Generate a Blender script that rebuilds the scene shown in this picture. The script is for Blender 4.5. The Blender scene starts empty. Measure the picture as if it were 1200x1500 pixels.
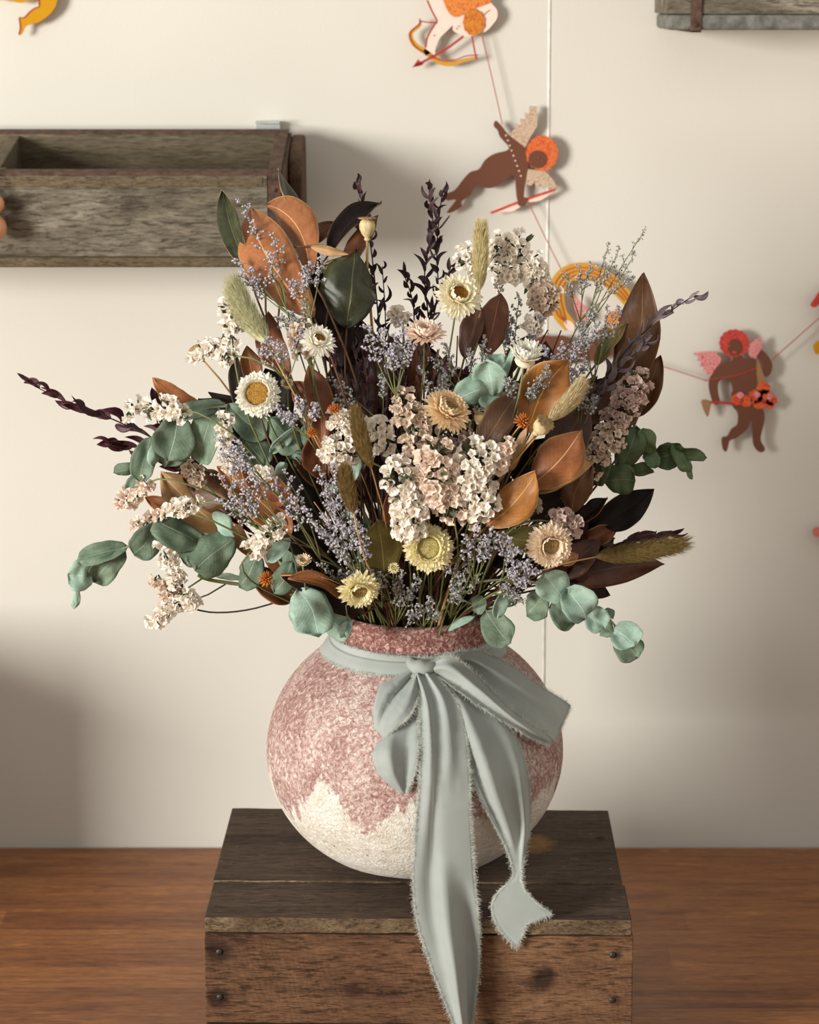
import bpy, math, random
from mathutils import Vector, Matrix, noise
R = random.Random(7)
SC = bpy.context.scene
COL = SC.collection
PI = math.pi
# ---------------------------------------------------------------- camera (perspective-corrected long phone lens)
F = 3200.0; PITCH = math.radians(8.0); SHIFT = 314.0; CAMY = -2.55; HC = 0.173
CAMH = 2.55 * math.tan(PITCH + math.atan((1240 - 750 + SHIFT) / F))
CAM = Vector((0, CAMY, CAMH))
FW = Vector((0, math.cos(PITCH), -math.sin(PITCH))); UP = Vector((0, math.sin(PITCH), math.cos(PITCH))); RT = Vector((1, 0, 0))
def ray(px, py):
    return (FW + RT * ((px - 600) / F) - UP * ((py - 750 + SHIFT) / F))
def P(px, py, Y):
    d = ray(px, py); t = (Y - CAMY) / d.y
    return CAM + d * t
cd = bpy.data.cameras.new('camera'); cam = bpy.data.objects.new('camera', cd); COL.objects.link(cam)
cam.location = CAM; cam.rotation_euler = (PI / 2 - PITCH, 0, 0)
cd.sensor_fit = 'HORIZONTAL'; cd.sensor_width = 36; cd.lens = 36 * F / 1200; cd.shift_y = -SHIFT / 1200
cd.dof.use_dof = True; cd.dof.focus_distance = 2.02; cd.dof.aperture_fstop = 9.5
cd.clip_start = 0.05
SC.camera = cam
PXM = 2.1 / F       # metres per pixel at the bouquet

# ---------------------------------------------------------------- mesh helpers
class MB:
    def __init__(s): s.v = []; s.f = []; s.uv = []; s.mi = []
    def add(s, vs, fs, uvs=None, mi=0):
        b = len(s.v); s.v += [Vector(v) for v in vs]
        s.uv += (uvs if uvs else [(0.5, 0.5)] * len(vs))
        s.f += [tuple(b + i for i in f) for f in fs]; s.mi += [mi] * len(fs)
    def box(s, a, b, mi=0):
        x0, y0, z0 = a; x1, y1, z1 = b
        s.add([(x0,y0,z0),(x1,y0,z0),(x1,y1,z0),(x0,y1,z0),(x0,y0,z1),(x1,y0,z1),(x1,y1,z1),(x0,y1,z1)],
              [(0,3,2,1),(4,5,6,7),(0,1,5,4),(1,2,6,5),(2,3,7,6),(3,0,4,7)], mi=mi)
    def tube(s, pts, rad, n=6, cap=True, mi=0):
        pts = [Vector(p) for p in pts]; m = len(pts)
        if not hasattr(rad, '__len__'): rad = [rad] * m
        vs = []; nrm = None; uvs = []
        for i, p in enumerate(pts):
            t = (pts[min(i+1, m-1)] - pts[max(i-1, 0)])
            t = t.normalized() if t.length > 1e-9 else Vector((0,0,1))
            if nrm is None:
                nrm = t.cross(Vector((0.3, 0.5, 0.8))).normalized()
            nrm = (nrm - t * nrm.dot(t)).normalized(); b = t.cross(nrm)
            for k in range(n):
                a = 2 * PI * k / n
                vs.append(p + (nrm * math.cos(a) + b * math.sin(a)) * rad[i]); uvs.append((k / n, i / max(1, m - 1)))
        fs = [(i*n+k, i*n+(k+1) % n, (i+1)*n+(k+1) % n, (i+1)*n+k) for i in range(m-1) for k in range(n)]
        if cap: fs += [tuple(range(n-1, -1, -1)), tuple((m-1)*n+k for k in range(n))]
        s.add(vs, fs, uvs, mi)
    def lathe(s, prof, origin, axis=(0,0,1), n=16, mi=0, fn=None):
        ax = Vector(axis).normalized(); q = Vector((0,0,1)).rotation_difference(ax).to_matrix(); o = Vector(origin)
        vs = []; uvs = []; m = len(prof)
        for j, (r, z) in enumerate(prof):
            for k in range(n):
                a = 2*PI*k/n; rr = r * (fn(a, j/(m-1)) if fn else 1)
                vs.append(o + q @ Vector((rr*math.cos(a), rr*math.sin(a), z))); uvs.append((k/n, j/(m-1)))
        fs = [(j*n+k, j*n+(k+1) % n, (j+1)*n+(k+1) % n, (j+1)*n+k) for j in range(m-1) for k in range(n)]
        if prof[0][0] > 1e-6: fs.append(tuple(range(n-1, -1, -1)))
        if prof[-1][0] > 1e-6: fs.append(tuple((m-1)*n+k for k in range(n)))
        s.add(vs, fs, uvs, mi)
    def build(s, name, mat, parent=None, smooth=True, origin=None):
        o0 = Vector(origin) if origin is not None else (root_loc(parent) if parent else Vector((0,0,0)))
        me = bpy.data.meshes.new(name)
        me.from_pydata([tuple(v - o0) for v in s.v], [], s.f)
        mats = mat if isinstance(mat, (list, tuple)) else [mat]
        for m in mats: me.materials.append(m)
        me.polygons.foreach_set('material_index', s.mi)
        uvl = me.uv_layers.new(name='UVMap')
        li = [0] * len(me.loops); me.loops.foreach_get('vertex_index', li)
        fl = []
        for i in li: fl += s.uv[i]
        uvl.data.foreach_set('uv', fl)
        if smooth: me.polygons.foreach_set('use_smooth', [True] * len(me.polygons))
        me.update()
        o = bpy.data.objects.new(name, me); COL.objects.link(o)
        if parent: o.parent = parent
        elif origin is not None: o.location = o0
        return o
def root_loc(o):
    while o.parent: o = o.parent
    return o.location.copy()
def tag(o, label, cat, group=None):
    o['label'] = label; o['category'] = cat
    if group: o['group'] = group
    return o
def thing(name, label, cat, loc, group=None):
    o = bpy.data.objects.new(name, None); o.empty_display_size = 0.02; COL.objects.link(o); o.location = loc
    return tag(o, label, cat, group)
def structure(o): o['kind'] = 'structure'; return o
def solidify(o, t, off=0, back=None):
    m = o.modifiers.new('thickness', 'SOLIDIFY'); m.thickness = t; m.offset = off
    if back is not None: m.material_offset = back; m.material_offset_rim = back
    return o
def bevel(o, w, seg=2):
    m = o.modifiers.new('bevel', 'BEVEL'); m.width = w; m.segments = seg; m.limit_method = 'ANGLE'; return o
def lerp(a, b, t): return a + (b - a) * t
def catmull(pts, n):
    # pts: list of tuples, returns n samples
    out = []; m = len(pts)
    for i in range(n):
        u = i / (n - 1) * (m - 1); k = min(int(u), m - 2); t = u - k
        p0 = pts[max(k-1, 0)]; p1 = pts[k]; p2 = pts[k+1]; p3 = pts[min(k+2, m-1)]
        out.append(tuple(0.5*((2*b)+(-a+c)*t+(2*a-5*b+4*c-d)*t*t+(-a+3*b-3*c+d)*t**3) for a, b, c, d in zip(p0, p1, p2, p3)))
    return out

# ---------------------------------------------------------------- materials
def lin(c):
    return tuple(((x/255)/12.92 if x/255 <= 0.04045 else (((x/255)+0.055)/1.055)**2.4) for x in c) + (1,)
class N:
    def __init__(s, name):
        s.m = bpy.data.materials.new(name); s.m.use_nodes = True; s.t = s.m.node_tree; s.n = s.t.nodes; s.l = s.t.links
        s.b = s.n['Principled BSDF']; s.out = s.n['Material Output']
    def new(s, t, **kw):
        n = s.n.new(t)
        for k, v in kw.items(): setattr(n, k, v)
        return n
    def set(s, inp, v):
        if hasattr(v, 'is_linked') or isinstance(v, bpy.types.NodeSocket): s.l.new(v, inp)
        else: inp.default_value = v
    def coord(s, kind='Object', scale=(1,1,1), rot=(0,0,0)):
        tc = s.new('ShaderNodeTexCoord'); mp = s.new('ShaderNodeMapping'); s.l.new(tc.outputs[kind], mp.inputs[0])
        mp.inputs['Scale'].default_value = scale; mp.inputs['Rotation'].default_value = rot; return mp.outputs[0]
    def noise(s, vec, scale=5, detail=4, rough=.55, dist=0):
        n = s.new('ShaderNodeTexNoise'); s.l.new(vec, n.inputs['Vector']); n.inputs['Scale'].default_value = scale
        n.inputs['Detail'].default_value = detail; n.inputs['Roughness'].default_value = rough; n.inputs['Distortion'].default_value = dist
        return n.outputs['Fac']
    def vor(s, vec, scale=5, feature='F1', out='Distance'):
        n = s.new('ShaderNodeTexVoronoi', feature=feature); s.l.new(vec, n.inputs['Vector']); n.inputs['Scale'].default_value = scale
        return n.outputs[out]
    def ramp(s, fac, stops, interp='LINEAR'):
        r = s.new('ShaderNodeValToRGB'); s.l.new(fac, r.inputs[0]); e = r.color_ramp.elements; r.color_ramp.interpolation = interp
        while len(e) < len(stops): e.new(0.5)
        for el, (p, c) in zip(e, stops):
            el.position = p; el.color = c if len(c) == 4 else tuple(c) + (1,)
        return r.outputs[0]
    def val(s, fac, a, b, c0=0, c1=1):
        m = s.new('ShaderNodeMapRange'); s.l.new(fac, m.inputs[0]); m.inputs[1].default_value = a; m.inputs[2].default_value = b
        m.inputs[3].default_value = c0; m.inputs[4].default_value = c1; return m.outputs[0]
    def mix(s, fac, a, b, blend='MIX'):
        m = s.new('ShaderNodeMix', data_type='RGBA', blend_type=blend)
        s.set(m.inputs[0], fac); s.set(m.inputs[6], a); s.set(m.inputs[7], b); return m.outputs[2]
    def math(s, op, a, b=0.0):
        m = s.new('ShaderNodeMath', operation=op); s.set(m.inputs[0], a); s.set(m.inputs[1], b); return m.outputs[0]
    def bump(s, h, strength=.3, dist=.001):
        b = s.new('ShaderNodeBump'); b.inputs['Strength'].default_value = strength; b.inputs['Distance'].default_value = dist
        s.l.new(h, b.inputs['Height']); s.l.new(b.outputs[0], s.b.inputs['Normal']); return b.outputs[0]
    def fin(s, col, rough=.6, spec=.3, trans=0):
        s.set(s.b.inputs['Base Color'], col); s.set(s.b.inputs['Roughness'], rough); s.b.inputs['Specular IOR Level'].default_value = spec
        if trans:
            t = s.new('ShaderNodeBsdfTranslucent'); s.set(t.inputs[0], col); mx = s.new('ShaderNodeMixShader'); mx.inputs[0].default_value = trans
            s.l.new(s.b.outputs[0], mx.inputs[1]); s.l.new(t.outputs[0], mx.inputs[2]); s.l.new(mx.outputs[0], s.out.inputs[0])
        return s.m
    def rnd(s):
        return s.new('ShaderNodeObjectInfo').outputs['Random']

def plain(name, c, rough=.6, spec=.3, trans=0, var=.12, sc=60):
    k = N(name); n = k.noise(k.coord(), sc)
    a = lin(c); d = tuple(x*(1-var*1.6) for x in a[:3]) + (1,); b = tuple(min(1, x*(1+var)) for x in a[:3]) + (1,)
    return k.fin(k.ramp(n, [(.3, d), (.7, b)]), rough, spec, trans)

def leaf_mat(name, c1, c2, vein, rough=.5, spec=.4, trans=.12, veinw=.018, margin=None, sc=45):
    k = N(name); ob = k.coord(); uvn = k.new('ShaderNodeTexCoord').outputs['UV']
    sep = k.new('ShaderNodeSeparateXYZ'); k.l.new(uvn, sep.inputs[0])
    n = k.noise(ob, sc, 5, .6, .6)
    col = k.ramp(n, [(.3, lin(c1)), (.72, lin(c2))])
    fine = k.noise(ob, 420, 2)
    col = k.mix(k.val(fine, .3, .8, 0, .28), col, tuple(x*.55 for x in lin(c1)[:3]) + (1,))
    hs = k.new('ShaderNodeHueSaturation'); k.l.new(col, hs.inputs['Color']); k.set(hs.inputs['Value'], k.val(k.rnd(), 0, 1, .8, 1.2))
    col = hs.outputs[0]
    ax = k.math('ABSOLUTE', k.math('SUBTRACT', sep.outputs[0], .5))
    mot = k.noise(ob, 150, 4, .7); col = k.mix(k.val(mot, .42, .68, 0, .3), col, tuple(x*.5 for x in lin(c1)[:3]) + (1,))
    w = k.math('SINE', k.math('MULTIPLY', k.math('SUBTRACT', sep.outputs[1], k.math('MULTIPLY', ax, .7)), 75.0))
    side = k.val(w, .95, 1.0, 0, .13)
    col = k.mix(side, col, lin(vein))
    mid = k.val(ax, veinw*.5, veinw, 1, 0)
    col = k.mix(mid, col, lin(vein))
    if margin: col = k.mix(k.val(ax, .455, .485, 0, .6), col, lin(margin))
    h = k.math('ADD', k.math('MULTIPLY', n, .5), k.math('ADD', k.math('MULTIPLY', mid, -.6), k.math('MULTIPLY', w, .07)))
    k.bump(h, .5, .0008)
    return k.fin(col, rough, spec, trans)

BR = dict(
 orange=leaf_mat('magnolia_underside_orange', (138,80,42), (178,114,68), (200,150,104), margin=(200,160,110)),
 brown=leaf_mat('magnolia_underside_brown', (92,50,28), (132,76,44), (150,98,62), margin=(165,120,80)),
 gold=leaf_mat('magnolia_underside_gold', (150,94,38), (186,126,62), (206,158,98), margin=(215,180,120)),
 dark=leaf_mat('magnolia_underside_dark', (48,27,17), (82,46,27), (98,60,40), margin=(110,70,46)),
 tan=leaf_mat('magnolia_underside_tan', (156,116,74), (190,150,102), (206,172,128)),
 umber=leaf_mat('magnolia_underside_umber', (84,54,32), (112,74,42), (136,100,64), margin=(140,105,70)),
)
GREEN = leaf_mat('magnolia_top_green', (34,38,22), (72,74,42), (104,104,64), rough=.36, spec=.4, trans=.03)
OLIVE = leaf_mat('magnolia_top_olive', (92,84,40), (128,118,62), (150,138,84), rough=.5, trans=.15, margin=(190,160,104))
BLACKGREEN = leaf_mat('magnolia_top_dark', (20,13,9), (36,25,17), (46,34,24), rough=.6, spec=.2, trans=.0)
EU = dict(
 sage=leaf_mat('eucalyptus_sage', (86,106,84), (138,156,134), (158,172,150), rough=.6, spec=.25, trans=.15, veinw=.012),
 mint=leaf_mat('eucalyptus_mint', (140,168,150), (180,204,186), (196,214,198), rough=.6, spec=.25, trans=.18, veinw=.012),
 forest=leaf_mat('eucalyptus_forest', (70,90,60), (104,122,86), (124,140,104), rough=.55, spec=.3, trans=.15, veinw=.012),
)
PURPLE = leaf_mat('sprig_purple', (48,28,34), (84,56,60), (96,70,74), rough=.5, trans=.05)
PURPLEGREY = leaf_mat('sprig_grey_purple', (92,78,84), (140,126,128), (150,140,140), rough=.45, trans=.05)
BURG = leaf_mat('sprig_burgundy', (54,20,28), (82,34,42), (96,50,56), rough=.45, trans=.05)
STEM = dict(
 green=plain('stem_green', (104,110,66), .6), olive=plain('stem_olive', (122,112,66), .65), brown=plain('stem_brown', (92,62,42), .7),
 tan=plain('stem_tan', (172,140,92), .6), dark=plain('stem_dark', (52,38,34), .7), grey=plain('stem_grey_green', (120,124,98), .6))
CALYX = plain('calyx_green', (70,76,48), .7, trans=.1, var=.3, sc=200)
def petal_mat(name, base, tip, trans=.3, rough=.6):
    k = N(name); uvn = k.new('ShaderNodeTexCoord').outputs['UV']; sep = k.new('ShaderNodeSeparateXYZ'); k.l.new(uvn, sep.inputs[0])
    col = k.ramp(sep.outputs[1], [(0.0, lin(base)), (.55, lin(tip))])
    n = k.noise(k.coord(), 260, 3)
    col = k.mix(k.val(n, .35, .75, 0, .22), col, tuple(x*.6 for x in lin(base)[:3]) + (1,))
    return k.fin(col, rough, .3, trans)
PET = dict(
 white=petal_mat('straw_petal_white', (232,220,176), (252,250,240)), yellow=petal_mat('straw_petal_yellow', (232,214,150), (248,240,200)),
 cream=petal_mat('straw_petal_cream', (234,218,170), (250,244,220)), peach=petal_mat('straw_petal_peach', (232,196,140), (246,224,188)),
 pink=petal_mat('straw_petal_pink', (246,206,180), (253,236,222)), blush=petal_mat('straw_petal_blush', (230,202,176), (248,232,208)),
 statice=petal_mat('statice_cream', (214,196,174), (253,246,235)), staticepink=petal_mat('statice_pink', (206,178,160), (245,228,212)),
 staticebeige=petal_mat('statice_beige', (186,160,138), (232,214,196)), staticemauve=petal_mat('statice_mauve', (168,140,130), (214,190,180)),
 caspia=petal_mat('caspia_lilac', (104,106,84), (192,186,196), trans=.15), caspiagrey=petal_mat('caspia_grey', (100,102,82), (174,172,172), trans=.15),
)
def disc_mat(name, a, b):
    k = N(name); v = k.vor(k.coord(), 1400); c = k.ramp(v, [(.1, lin(b)), (.6, lin(a))]); k.bump(v, .8, .0006); return k.fin(c, .7, .2)
DISC = dict(gold=disc_mat('disc_gold', (120,80,28), (206,162,76)), amber=disc_mat('disc_amber', (110,70,20), (190,134,40)),
            olive=disc_mat('disc_olive', (136,120,66), (216,206,140)), tan=disc_mat('disc_tan', (120,96,56), (206,180,126)))
ORANGE = plain('orange_floret', (188,112,48), .6, trans=.2)
def fur_mat(name, c, c2):
    k = N(name); n = k.noise(k.coord(), 300, 2); return k.fin(k.ramp(n, [(.3, lin(c)), (.7, lin(c2))]), .75, .2, .3)
FUR = dict(pale=fur_mat('fur_pale_green', (190,186,138), (232,228,190)), cream=fur_mat('fur_cream', (206,184,134), (240,224,182)),
           wheat=fur_mat('fur_wheat', (222,206,146), (246,236,194)), olive=fur_mat('fur_olive', (140,112,64), (180,152,98)), gold=fur_mat('fur_gold', (128,106,58), (172,148,94)))
POD = plain('poppy_pod', (200,180,136), .65, var=.2, sc=180); PODC = plain('poppy_crown', (150,124,84), .7, var=.3, sc=300)

def wood_mat(name, cols, axis=0, sc=9, stretch=14, bump=.5, rough=.75, spec=.2, rings=0, bd=.0015, speck=None, knots=(), dist=.8, saw=0):
    k = N(name); s = [stretch]*3; s[axis] = 1
    co = k.coord('Object', tuple(s)); o2 = k.coord()
    # broad patches
    n1 = k.noise(co, sc*.35, 6, .6, dist); n2 = k.noise(co, sc*2.2, 6, .7, .3); n3 = k.noise(o2, 7, 4, .6)
    f = k.math('ADD', k.math('MULTIPLY', n1, .5), k.math('ADD', k.math('MULTIPLY', n2, .28), k.math('MULTIPLY', n3, .22)))
    m = len(cols); col = k.ramp(f, [(.34 + .32*i/(m-1), lin(c)) for i, c in enumerate(cols)])
    fine = k.noise(co, sc*9, 4, .7)
    if saw:
        wv = k.new('ShaderNodeTexWave', bands_direction='X'); wv.inputs['Scale'].default_value = 62; wv.inputs['Distortion'].default_value = 9; wv.inputs['Detail'].default_value = 3
        k.l.new(k.coord('Object', (1, 1, 1), (0, .25, .35)), wv.inputs[0]); sw = wv.outputs['Fac']
        col = k.mix(k.math('MULTIPLY', k.val(sw, .1, .9, 0, saw), k.val(n3, .35, .6)), col, lin(cols[-1]))
    crack = k.noise(co, sc*4.5, 5, .75, .4)
    col = k.mix(k.val(crack, .57, .66, 0, .38), col, tuple(x*.35 for x in lin(cols[0])[:3]) + (1,))
    col = k.mix(k.val(fine, .36, .62, 0, .5), col, tuple(x*.45 for x in lin(cols[0])[:3]) + (1,))
    if speck: col = k.mix(k.val(k.noise(o2, 90, 4, .7), .62, .72, 0, .55), col, lin(speck))
    for (x, y, z, r, c) in knots:
        vm = k.new('ShaderNodeVectorMath', operation='DISTANCE'); k.l.new(o2, vm.inputs[0]); vm.inputs[1].default_value = (x, y, z)
        dd = k.math('ADD', vm.outputs['Value'], k.math('MULTIPLY', k.math('SUBTRACT', k.noise(o2, 60, 3), .5), r*.9))
        col = k.mix(k.val(dd, r*.5, r, .85, 0), col, lin(c))
    h = k.math('SUBTRACT', k.math('ADD', k.math('MULTIPLY', n2, .6), k.math('MULTIPLY', fine, .8)), k.val(crack, .55, .68, 0, .6))
    k.bump(h, bump, bd)
    return k.fin(col, rough, spec)
# ================================================================ the room
k = N('painted_wall'); n = k.noise(k.coord(), 260, 3); n2 = k.noise(k.coord(), 3, 2)
k.bump(n, .25, .0008); WALL = k.fin(k.ramp(n2, [(.3, lin((201,197,187))), (.7, lin((207,203,193)))]), .7, .15)
SEAMX = P(806, 30, 0).x
mb = MB(); mb.box((-1.6, 0, -.9), (SEAMX - .0012, .1, 1.6)); mb.box((SEAMX + .0012, 0, -.9), (1.5, .1, 1.6)); mb.box((SEAMX - .0012, .0022, -.9), (SEAMX + .0012, .1, 1.6))
structure(mb.build('wall_back', WALL, smooth=False))
mb = MB(); mb.tube([(SEAMX - .0006, .0004, -.02), (SEAMX - .0006, .0004, 1.6)], .0016, 8)
structure(mb.build('trim_1', plain('seam_bead', (222,218,210), .4, .4)))
# unseen low block, added left of the frame to shade the lower left wall
mb = MB(); mb.box((-.80, -.40, 0), (-.70, -.001, .31)); structure(mb.build('shadow_blocker', plain('blocker_tan', (176,146,108), .7, .2, var=.04), smooth=False))
# counter
kk = N('counter_wood'); co = kk.coord('Object', (1, 9, 9)); o2 = kk.coord()
sep = kk.new('ShaderNodeSeparateXYZ'); kk.l.new(o2, sep.inputs[0])
stave = kk.math('FLOOR', kk.math('MULTIPLY', sep.outputs[1], 21.0))
cmb = kk.new('ShaderNodeCombineXYZ'); kk.l.new(kk.math('FLOOR', kk.math('MULTIPLY', kk.math('ADD', sep.outputs[0], kk.math('MULTIPLY', stave, .37)), 1.3)), cmb.inputs[0]); kk.l.new(stave, cmb.inputs[1])
wn = kk.new('ShaderNodeTexWhiteNoise', noise_dimensions='2D'); kk.l.new(cmb.outputs[0], wn.inputs['Vector'])
n1 = kk.noise(co, 5, 6, .65, 1.4); n2 = kk.noise(co, 22, 5, .7, .5)
f = kk.math('ADD', kk.math('MULTIPLY', n1, .55), kk.math('ADD', kk.math('MULTIPLY', n2, .3), kk.math('MULTIPLY', wn.outputs['Value'], .15)))
col = kk.ramp(f, [(.32, lin((96,56,32))), (.46, lin((146,92,52))), (.58, lin((170,112,64))), (.7, lin((196,140,86)))])
fine = kk.noise(kk.coord('Object', (1, 14, 14)), 60, 3)
col = kk.mix(kk.val(fine, .36, .62, 0, .5), col, lin((78,42,24)))
col = kk.mix(kk.val(kk.noise(kk.coord('Object', (1, 22, 22)), 9, 6, .75, 1.2), .52, .66, 0, .6), col, lin((78,42,26)))
kk.bump(kk.math('ADD', n2, fine), .15, .0006); COUNTER = kk.fin(col, .42, .4)
mb = MB(); mb.box((-1.6, -1.45, -.04), (1.5, -.002, 0))
o = mb.build('wooden_counter', COUNTER, smooth=False); bevel(o, .003)
tag(o, 'reddish-brown oiled timber counter top running along the wall under the crate', 'counter')

# ================================================================ crate
XV = P(607, 1100, -.462).x; YV = -.462
CW = .4025; CX = P(615, 1345, -.6).x; CY0 = -.60; CY1 = -.323; CT = HC; 
crate = thing('wooden_crate', 'upturned old dark timber crate on the counter, under the pink vase', 'crate', (CX, (CY0+CY1)/2, 0))
crate.rotation_euler = (0, 0, math.radians(-1.0))
cc = crate.location
TOPM = wood_mat('crate_top_wood', [(54,42,34), (82,65,52), (100,81,66), (122,102,84)], 0, 9, 12, 1.0, .8, saw=.1, bd=.002, speck=(128,108,88), knots=[(.115, .045, .17, .028, (150,112,64)), (.185,.06,.17,.008,(30,22,18))])
EDGEM = wood_mat('crate_edge_wood', [(56,42,32), (112,92,68), (168,146,116)], 0, 26, 2.5, .9, .85)
kx = [(.118, -.139, .112, .017, (34,20,14)), (-.188,-.139,.137,.015,(44,26,18)), (-.188,-.139,.092,.014,(44,26,18)), (-.06,-.139,.1,.01,(60,38,26)), (.188,-.139,.137,.007,(40,24,16)), (.188,-.139,.092,.007,(40,24,16))]
FRONTM = wood_mat('crate_front_wood', [(60,40,28), (98,68,47), (120,86,60), (146,112,82)], 0, 9, 7, .9, .75, saw=.16, bd=.002, knots=kx)
def rboard(name, a, b, mats, jit=.0012, parent=crate, n=40, edge=True):
    # sawn board with a slightly irregular outline
    mb = MB(); x0, y0, z0 = a; x1, y1, z1 = b
    for i in range(n+1):
        x = lerp(x0, x1, i/n); j = lambda s_: noise.noise(Vector((x*35 + s_, s_, 0))) * jit
        vs = [(x, y0+j(1), z0+j(2)), (x, y0+j(3), z1+j(4)*.5), (x, y1+j(5), z1+j(6)*.5), (x, y1+j(7), z0)]
        mb.v += [Vector(v) + cc for v in vs]; mb.uv += [(0,0)]*4
    for i in range(n):
        for q in range(4):
            A = i*4+q; B = i*4+(q+1) % 4
            mb.f.append((A, B, B+4, A+4)); mb.mi.append(1 if (q == 0 and edge) else 0)
    mb.f += [(3,2,1,0), tuple(n*4+q for q in range(4))]; mb.mi += [0, 0]
    o = mb.build(name, mats, parent, smooth=False); bevel(o, .0012); return o
hw = CW/2; hd = (CY1-CY0)/2
rboard('top_board', (-hw, -hd+.0855, CT-.015), (hw-.002, hd, CT), [TOPM, EDGEM])
rboard('top_board', (-hw+.001, -hd, CT-.0155), (hw, -hd+.083, CT-.0005), [TOPM, EDGEM], .0018)
rboard('front_board', (-hw+.0005, -hd+.003, .066), (hw+.002, -hd+.016, CT-.018), [FRONTM, FRONTM], .0008)
rboard('front_board', (-hw+.0005, -hd+.003, .001), (hw+.002, -hd+.016, .064), [FRONTM, FRONTM], .0008)
rboard('back_board', (-hw, hd-.014, .001), (hw, hd-.001, CT-.017), [FRONTM, FRONTM], .0008)
for sx in (-1, 1):
    mb = MB(); mb.box(cc + Vector((sx*(hw-.001) - (.012 if sx > 0 else 0), -hd+.0165, .001)), cc + Vector((sx*(hw-.001) + (.012 if sx < 0 else 0), hd-.0145, CT-.0165)))
    bevel(mb.build('end_panel', EDGEM if sx > 0 else FRONTM, crate, smooth=False), .001)
NAIL = plain('old_nail', (40,32,28), .5, .5)
for x, z in ((-.187,.137), (-.187,.092), (.184,.137), (.184,.092)):
    mb = MB(); mb.lathe([(.0033,0), (.0031,.0009), (.0018,.0016), (0,.0017)], cc + Vector((x, -hd+.0032, z)), (0,-1,0), 14); mb.build('nail', NAIL, crate)
for x, y in ((-.185,.03), (-.186,-.01), (.19,-.02), (.176,.07), (-.185,.11)):
    mb = MB(); mb.lathe([(.0024,0), (.0022,.0006), (0,.0008)], cc + Vector((x, y, CT-.0004)), (0,0,1), 10); mb.build('nail', NAIL, crate)

# ================================================================ vase
VC = Vector((XV, YV, CT)); CZ = .1175; A_ = .1465
def vprof():
    pr = [(0, .0012), (.048, .0012), (.052, .0024)]
    for i in range(3, 40):
        t = -PI/2 + (PI) * i/46 + .14
        z = CZ + (.1255 if t > 0 else .1215) * math.sin(t); r = A_ * abs(math.cos(t))**.93
        if r > .056 or t > 0:
            if z < .228 and r > .0805: pr.append((r, z))
    pr += [(.0805, .229), (.0795, .233), (.0798, .237), (.082, .240), (.080, .2445), (.0795, .247), (.081, .251), (.0825, .255), (.0825, .259), (.0812, .262), (.078, .264), (.0745, .262), (.0725, .254), (.073, .236), (.080, .223), (.11, .20), (.13, .15), (.125, .09), (.09, .04), (0, .02)]
    # make heights increase on the outside
    return pr
VPR = vprof()
seg = [p for p in VPR[:VPR.index((.078, .264))+1]]
def vR(z):
    z -= CT
    for (r0, z0), (r1, z1) in zip(seg, seg[1:]):
        if z0 <= z <= z1 and z1 > z0: return lerp(r0, r1, (z-z0)/(z1-z0))
    return 0 if z < 0 else .08
k = N('crusted_plaster'); ob = k.coord(); sep = k.new('ShaderNodeSeparateXYZ'); k.l.new(ob, sep.inputs[0])
crust = k.noise(ob, 250, 6, .72, .6); crust2 = k.noise(ob, 55, 5, .65, 1.0); patch = k.noise(ob, 13, 4, .6, .4)
vert = k.noise(k.coord('Object', (1, 1, .25)), 26, 4, .6)
pink = k.ramp(crust, [(.36, lin((176,136,130))), (.46, lin((206,170,163))), (.53, lin((228,204,194))), (.62, lin((246,234,220)))])
mauve = k.ramp(crust, [(.38, lin((156,116,112))), (.5, lin((188,150,143))), (.58, lin((216,186,175))), (.66, lin((240,224,208)))])
col = k.mix(k.val(patch, .42, .6), pink, mauve)
cream = k.ramp(crust2, [(.3, lin((232,220,202))), (.6, lin((252,246,234)))])
th = k.math('ADD', sep.outputs[2], k.math('ADD', k.math('MULTIPLY', k.math('SUBTRACT', vert, .5), -.20), k.math('MULTIPLY', k.math('SUBTRACT', crust, .5), -.03)))
col = k.mix(k.val(th, .098, .108), cream, col)
# rim is the deepest pink
rim = k.val(sep.outputs[2], .218, .24)
col = k.mix(rim, col, k.ramp(crust, [(.4, lin((128,82,76))), (.52, lin((170,122,114))), (.6, lin((222,192,178)))]))
spot = k.noise(ob, 34, 2); col = k.mix(k.val(spot, .745, .76, 0, .8), col, lin((176,132,84)))
pits = k.noise(ob, 190, 2); col = k.mix(k.val(pits, .70, .74, 0, .8), col, lin((110,74,62)))
h = k.math('ADD', crust, k.math('MULTIPLY', crust2, .9)); k.bump(h, 1.0, .0045)
VASEM = k.fin(col, .9, .12)
vase = thing('round_vase', 'round pink and cream crusted plaster vase on the crate, full of dried flowers', 'vase', VC)
mb = MB(); mb.lathe(VPR, VC, n=96, fn=lambda a, t: 1 + .006*math.sin(a*2+1) + .004*math.sin(3*a+t*5)); mb.build('body', VASEM, vase)

def vase_pt(px, py, off, zmin=None):
    d = ray(px, py); t = 1.7
    zeq = CT + CZ
    while t < 2.3:
        p = CAM + d*t; r = math.hypot(p.x - XV, p.y - YV); z = p.z
        rr = vR(z) if z > zeq else A_
        if p.z < CT + .267 and r <= rr + off: break
        t += .0008
    else:
        return P(px, py, YV)
    if p.z < zeq:      # below the belly the cloth hangs clear of the vase, over the crate's edge
        rr = A_ + off; yy = math.sqrt(max(0, rr*rr - (p.x-XV)**2)); Y = YV - yy
        return P(px, py, min(Y, CY0 - .006) if p.z < CT + .03 else lerp(min(Y, CY0-.006), Y, min(1, (p.z-CT-.03)/.06)))
    return p
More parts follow.
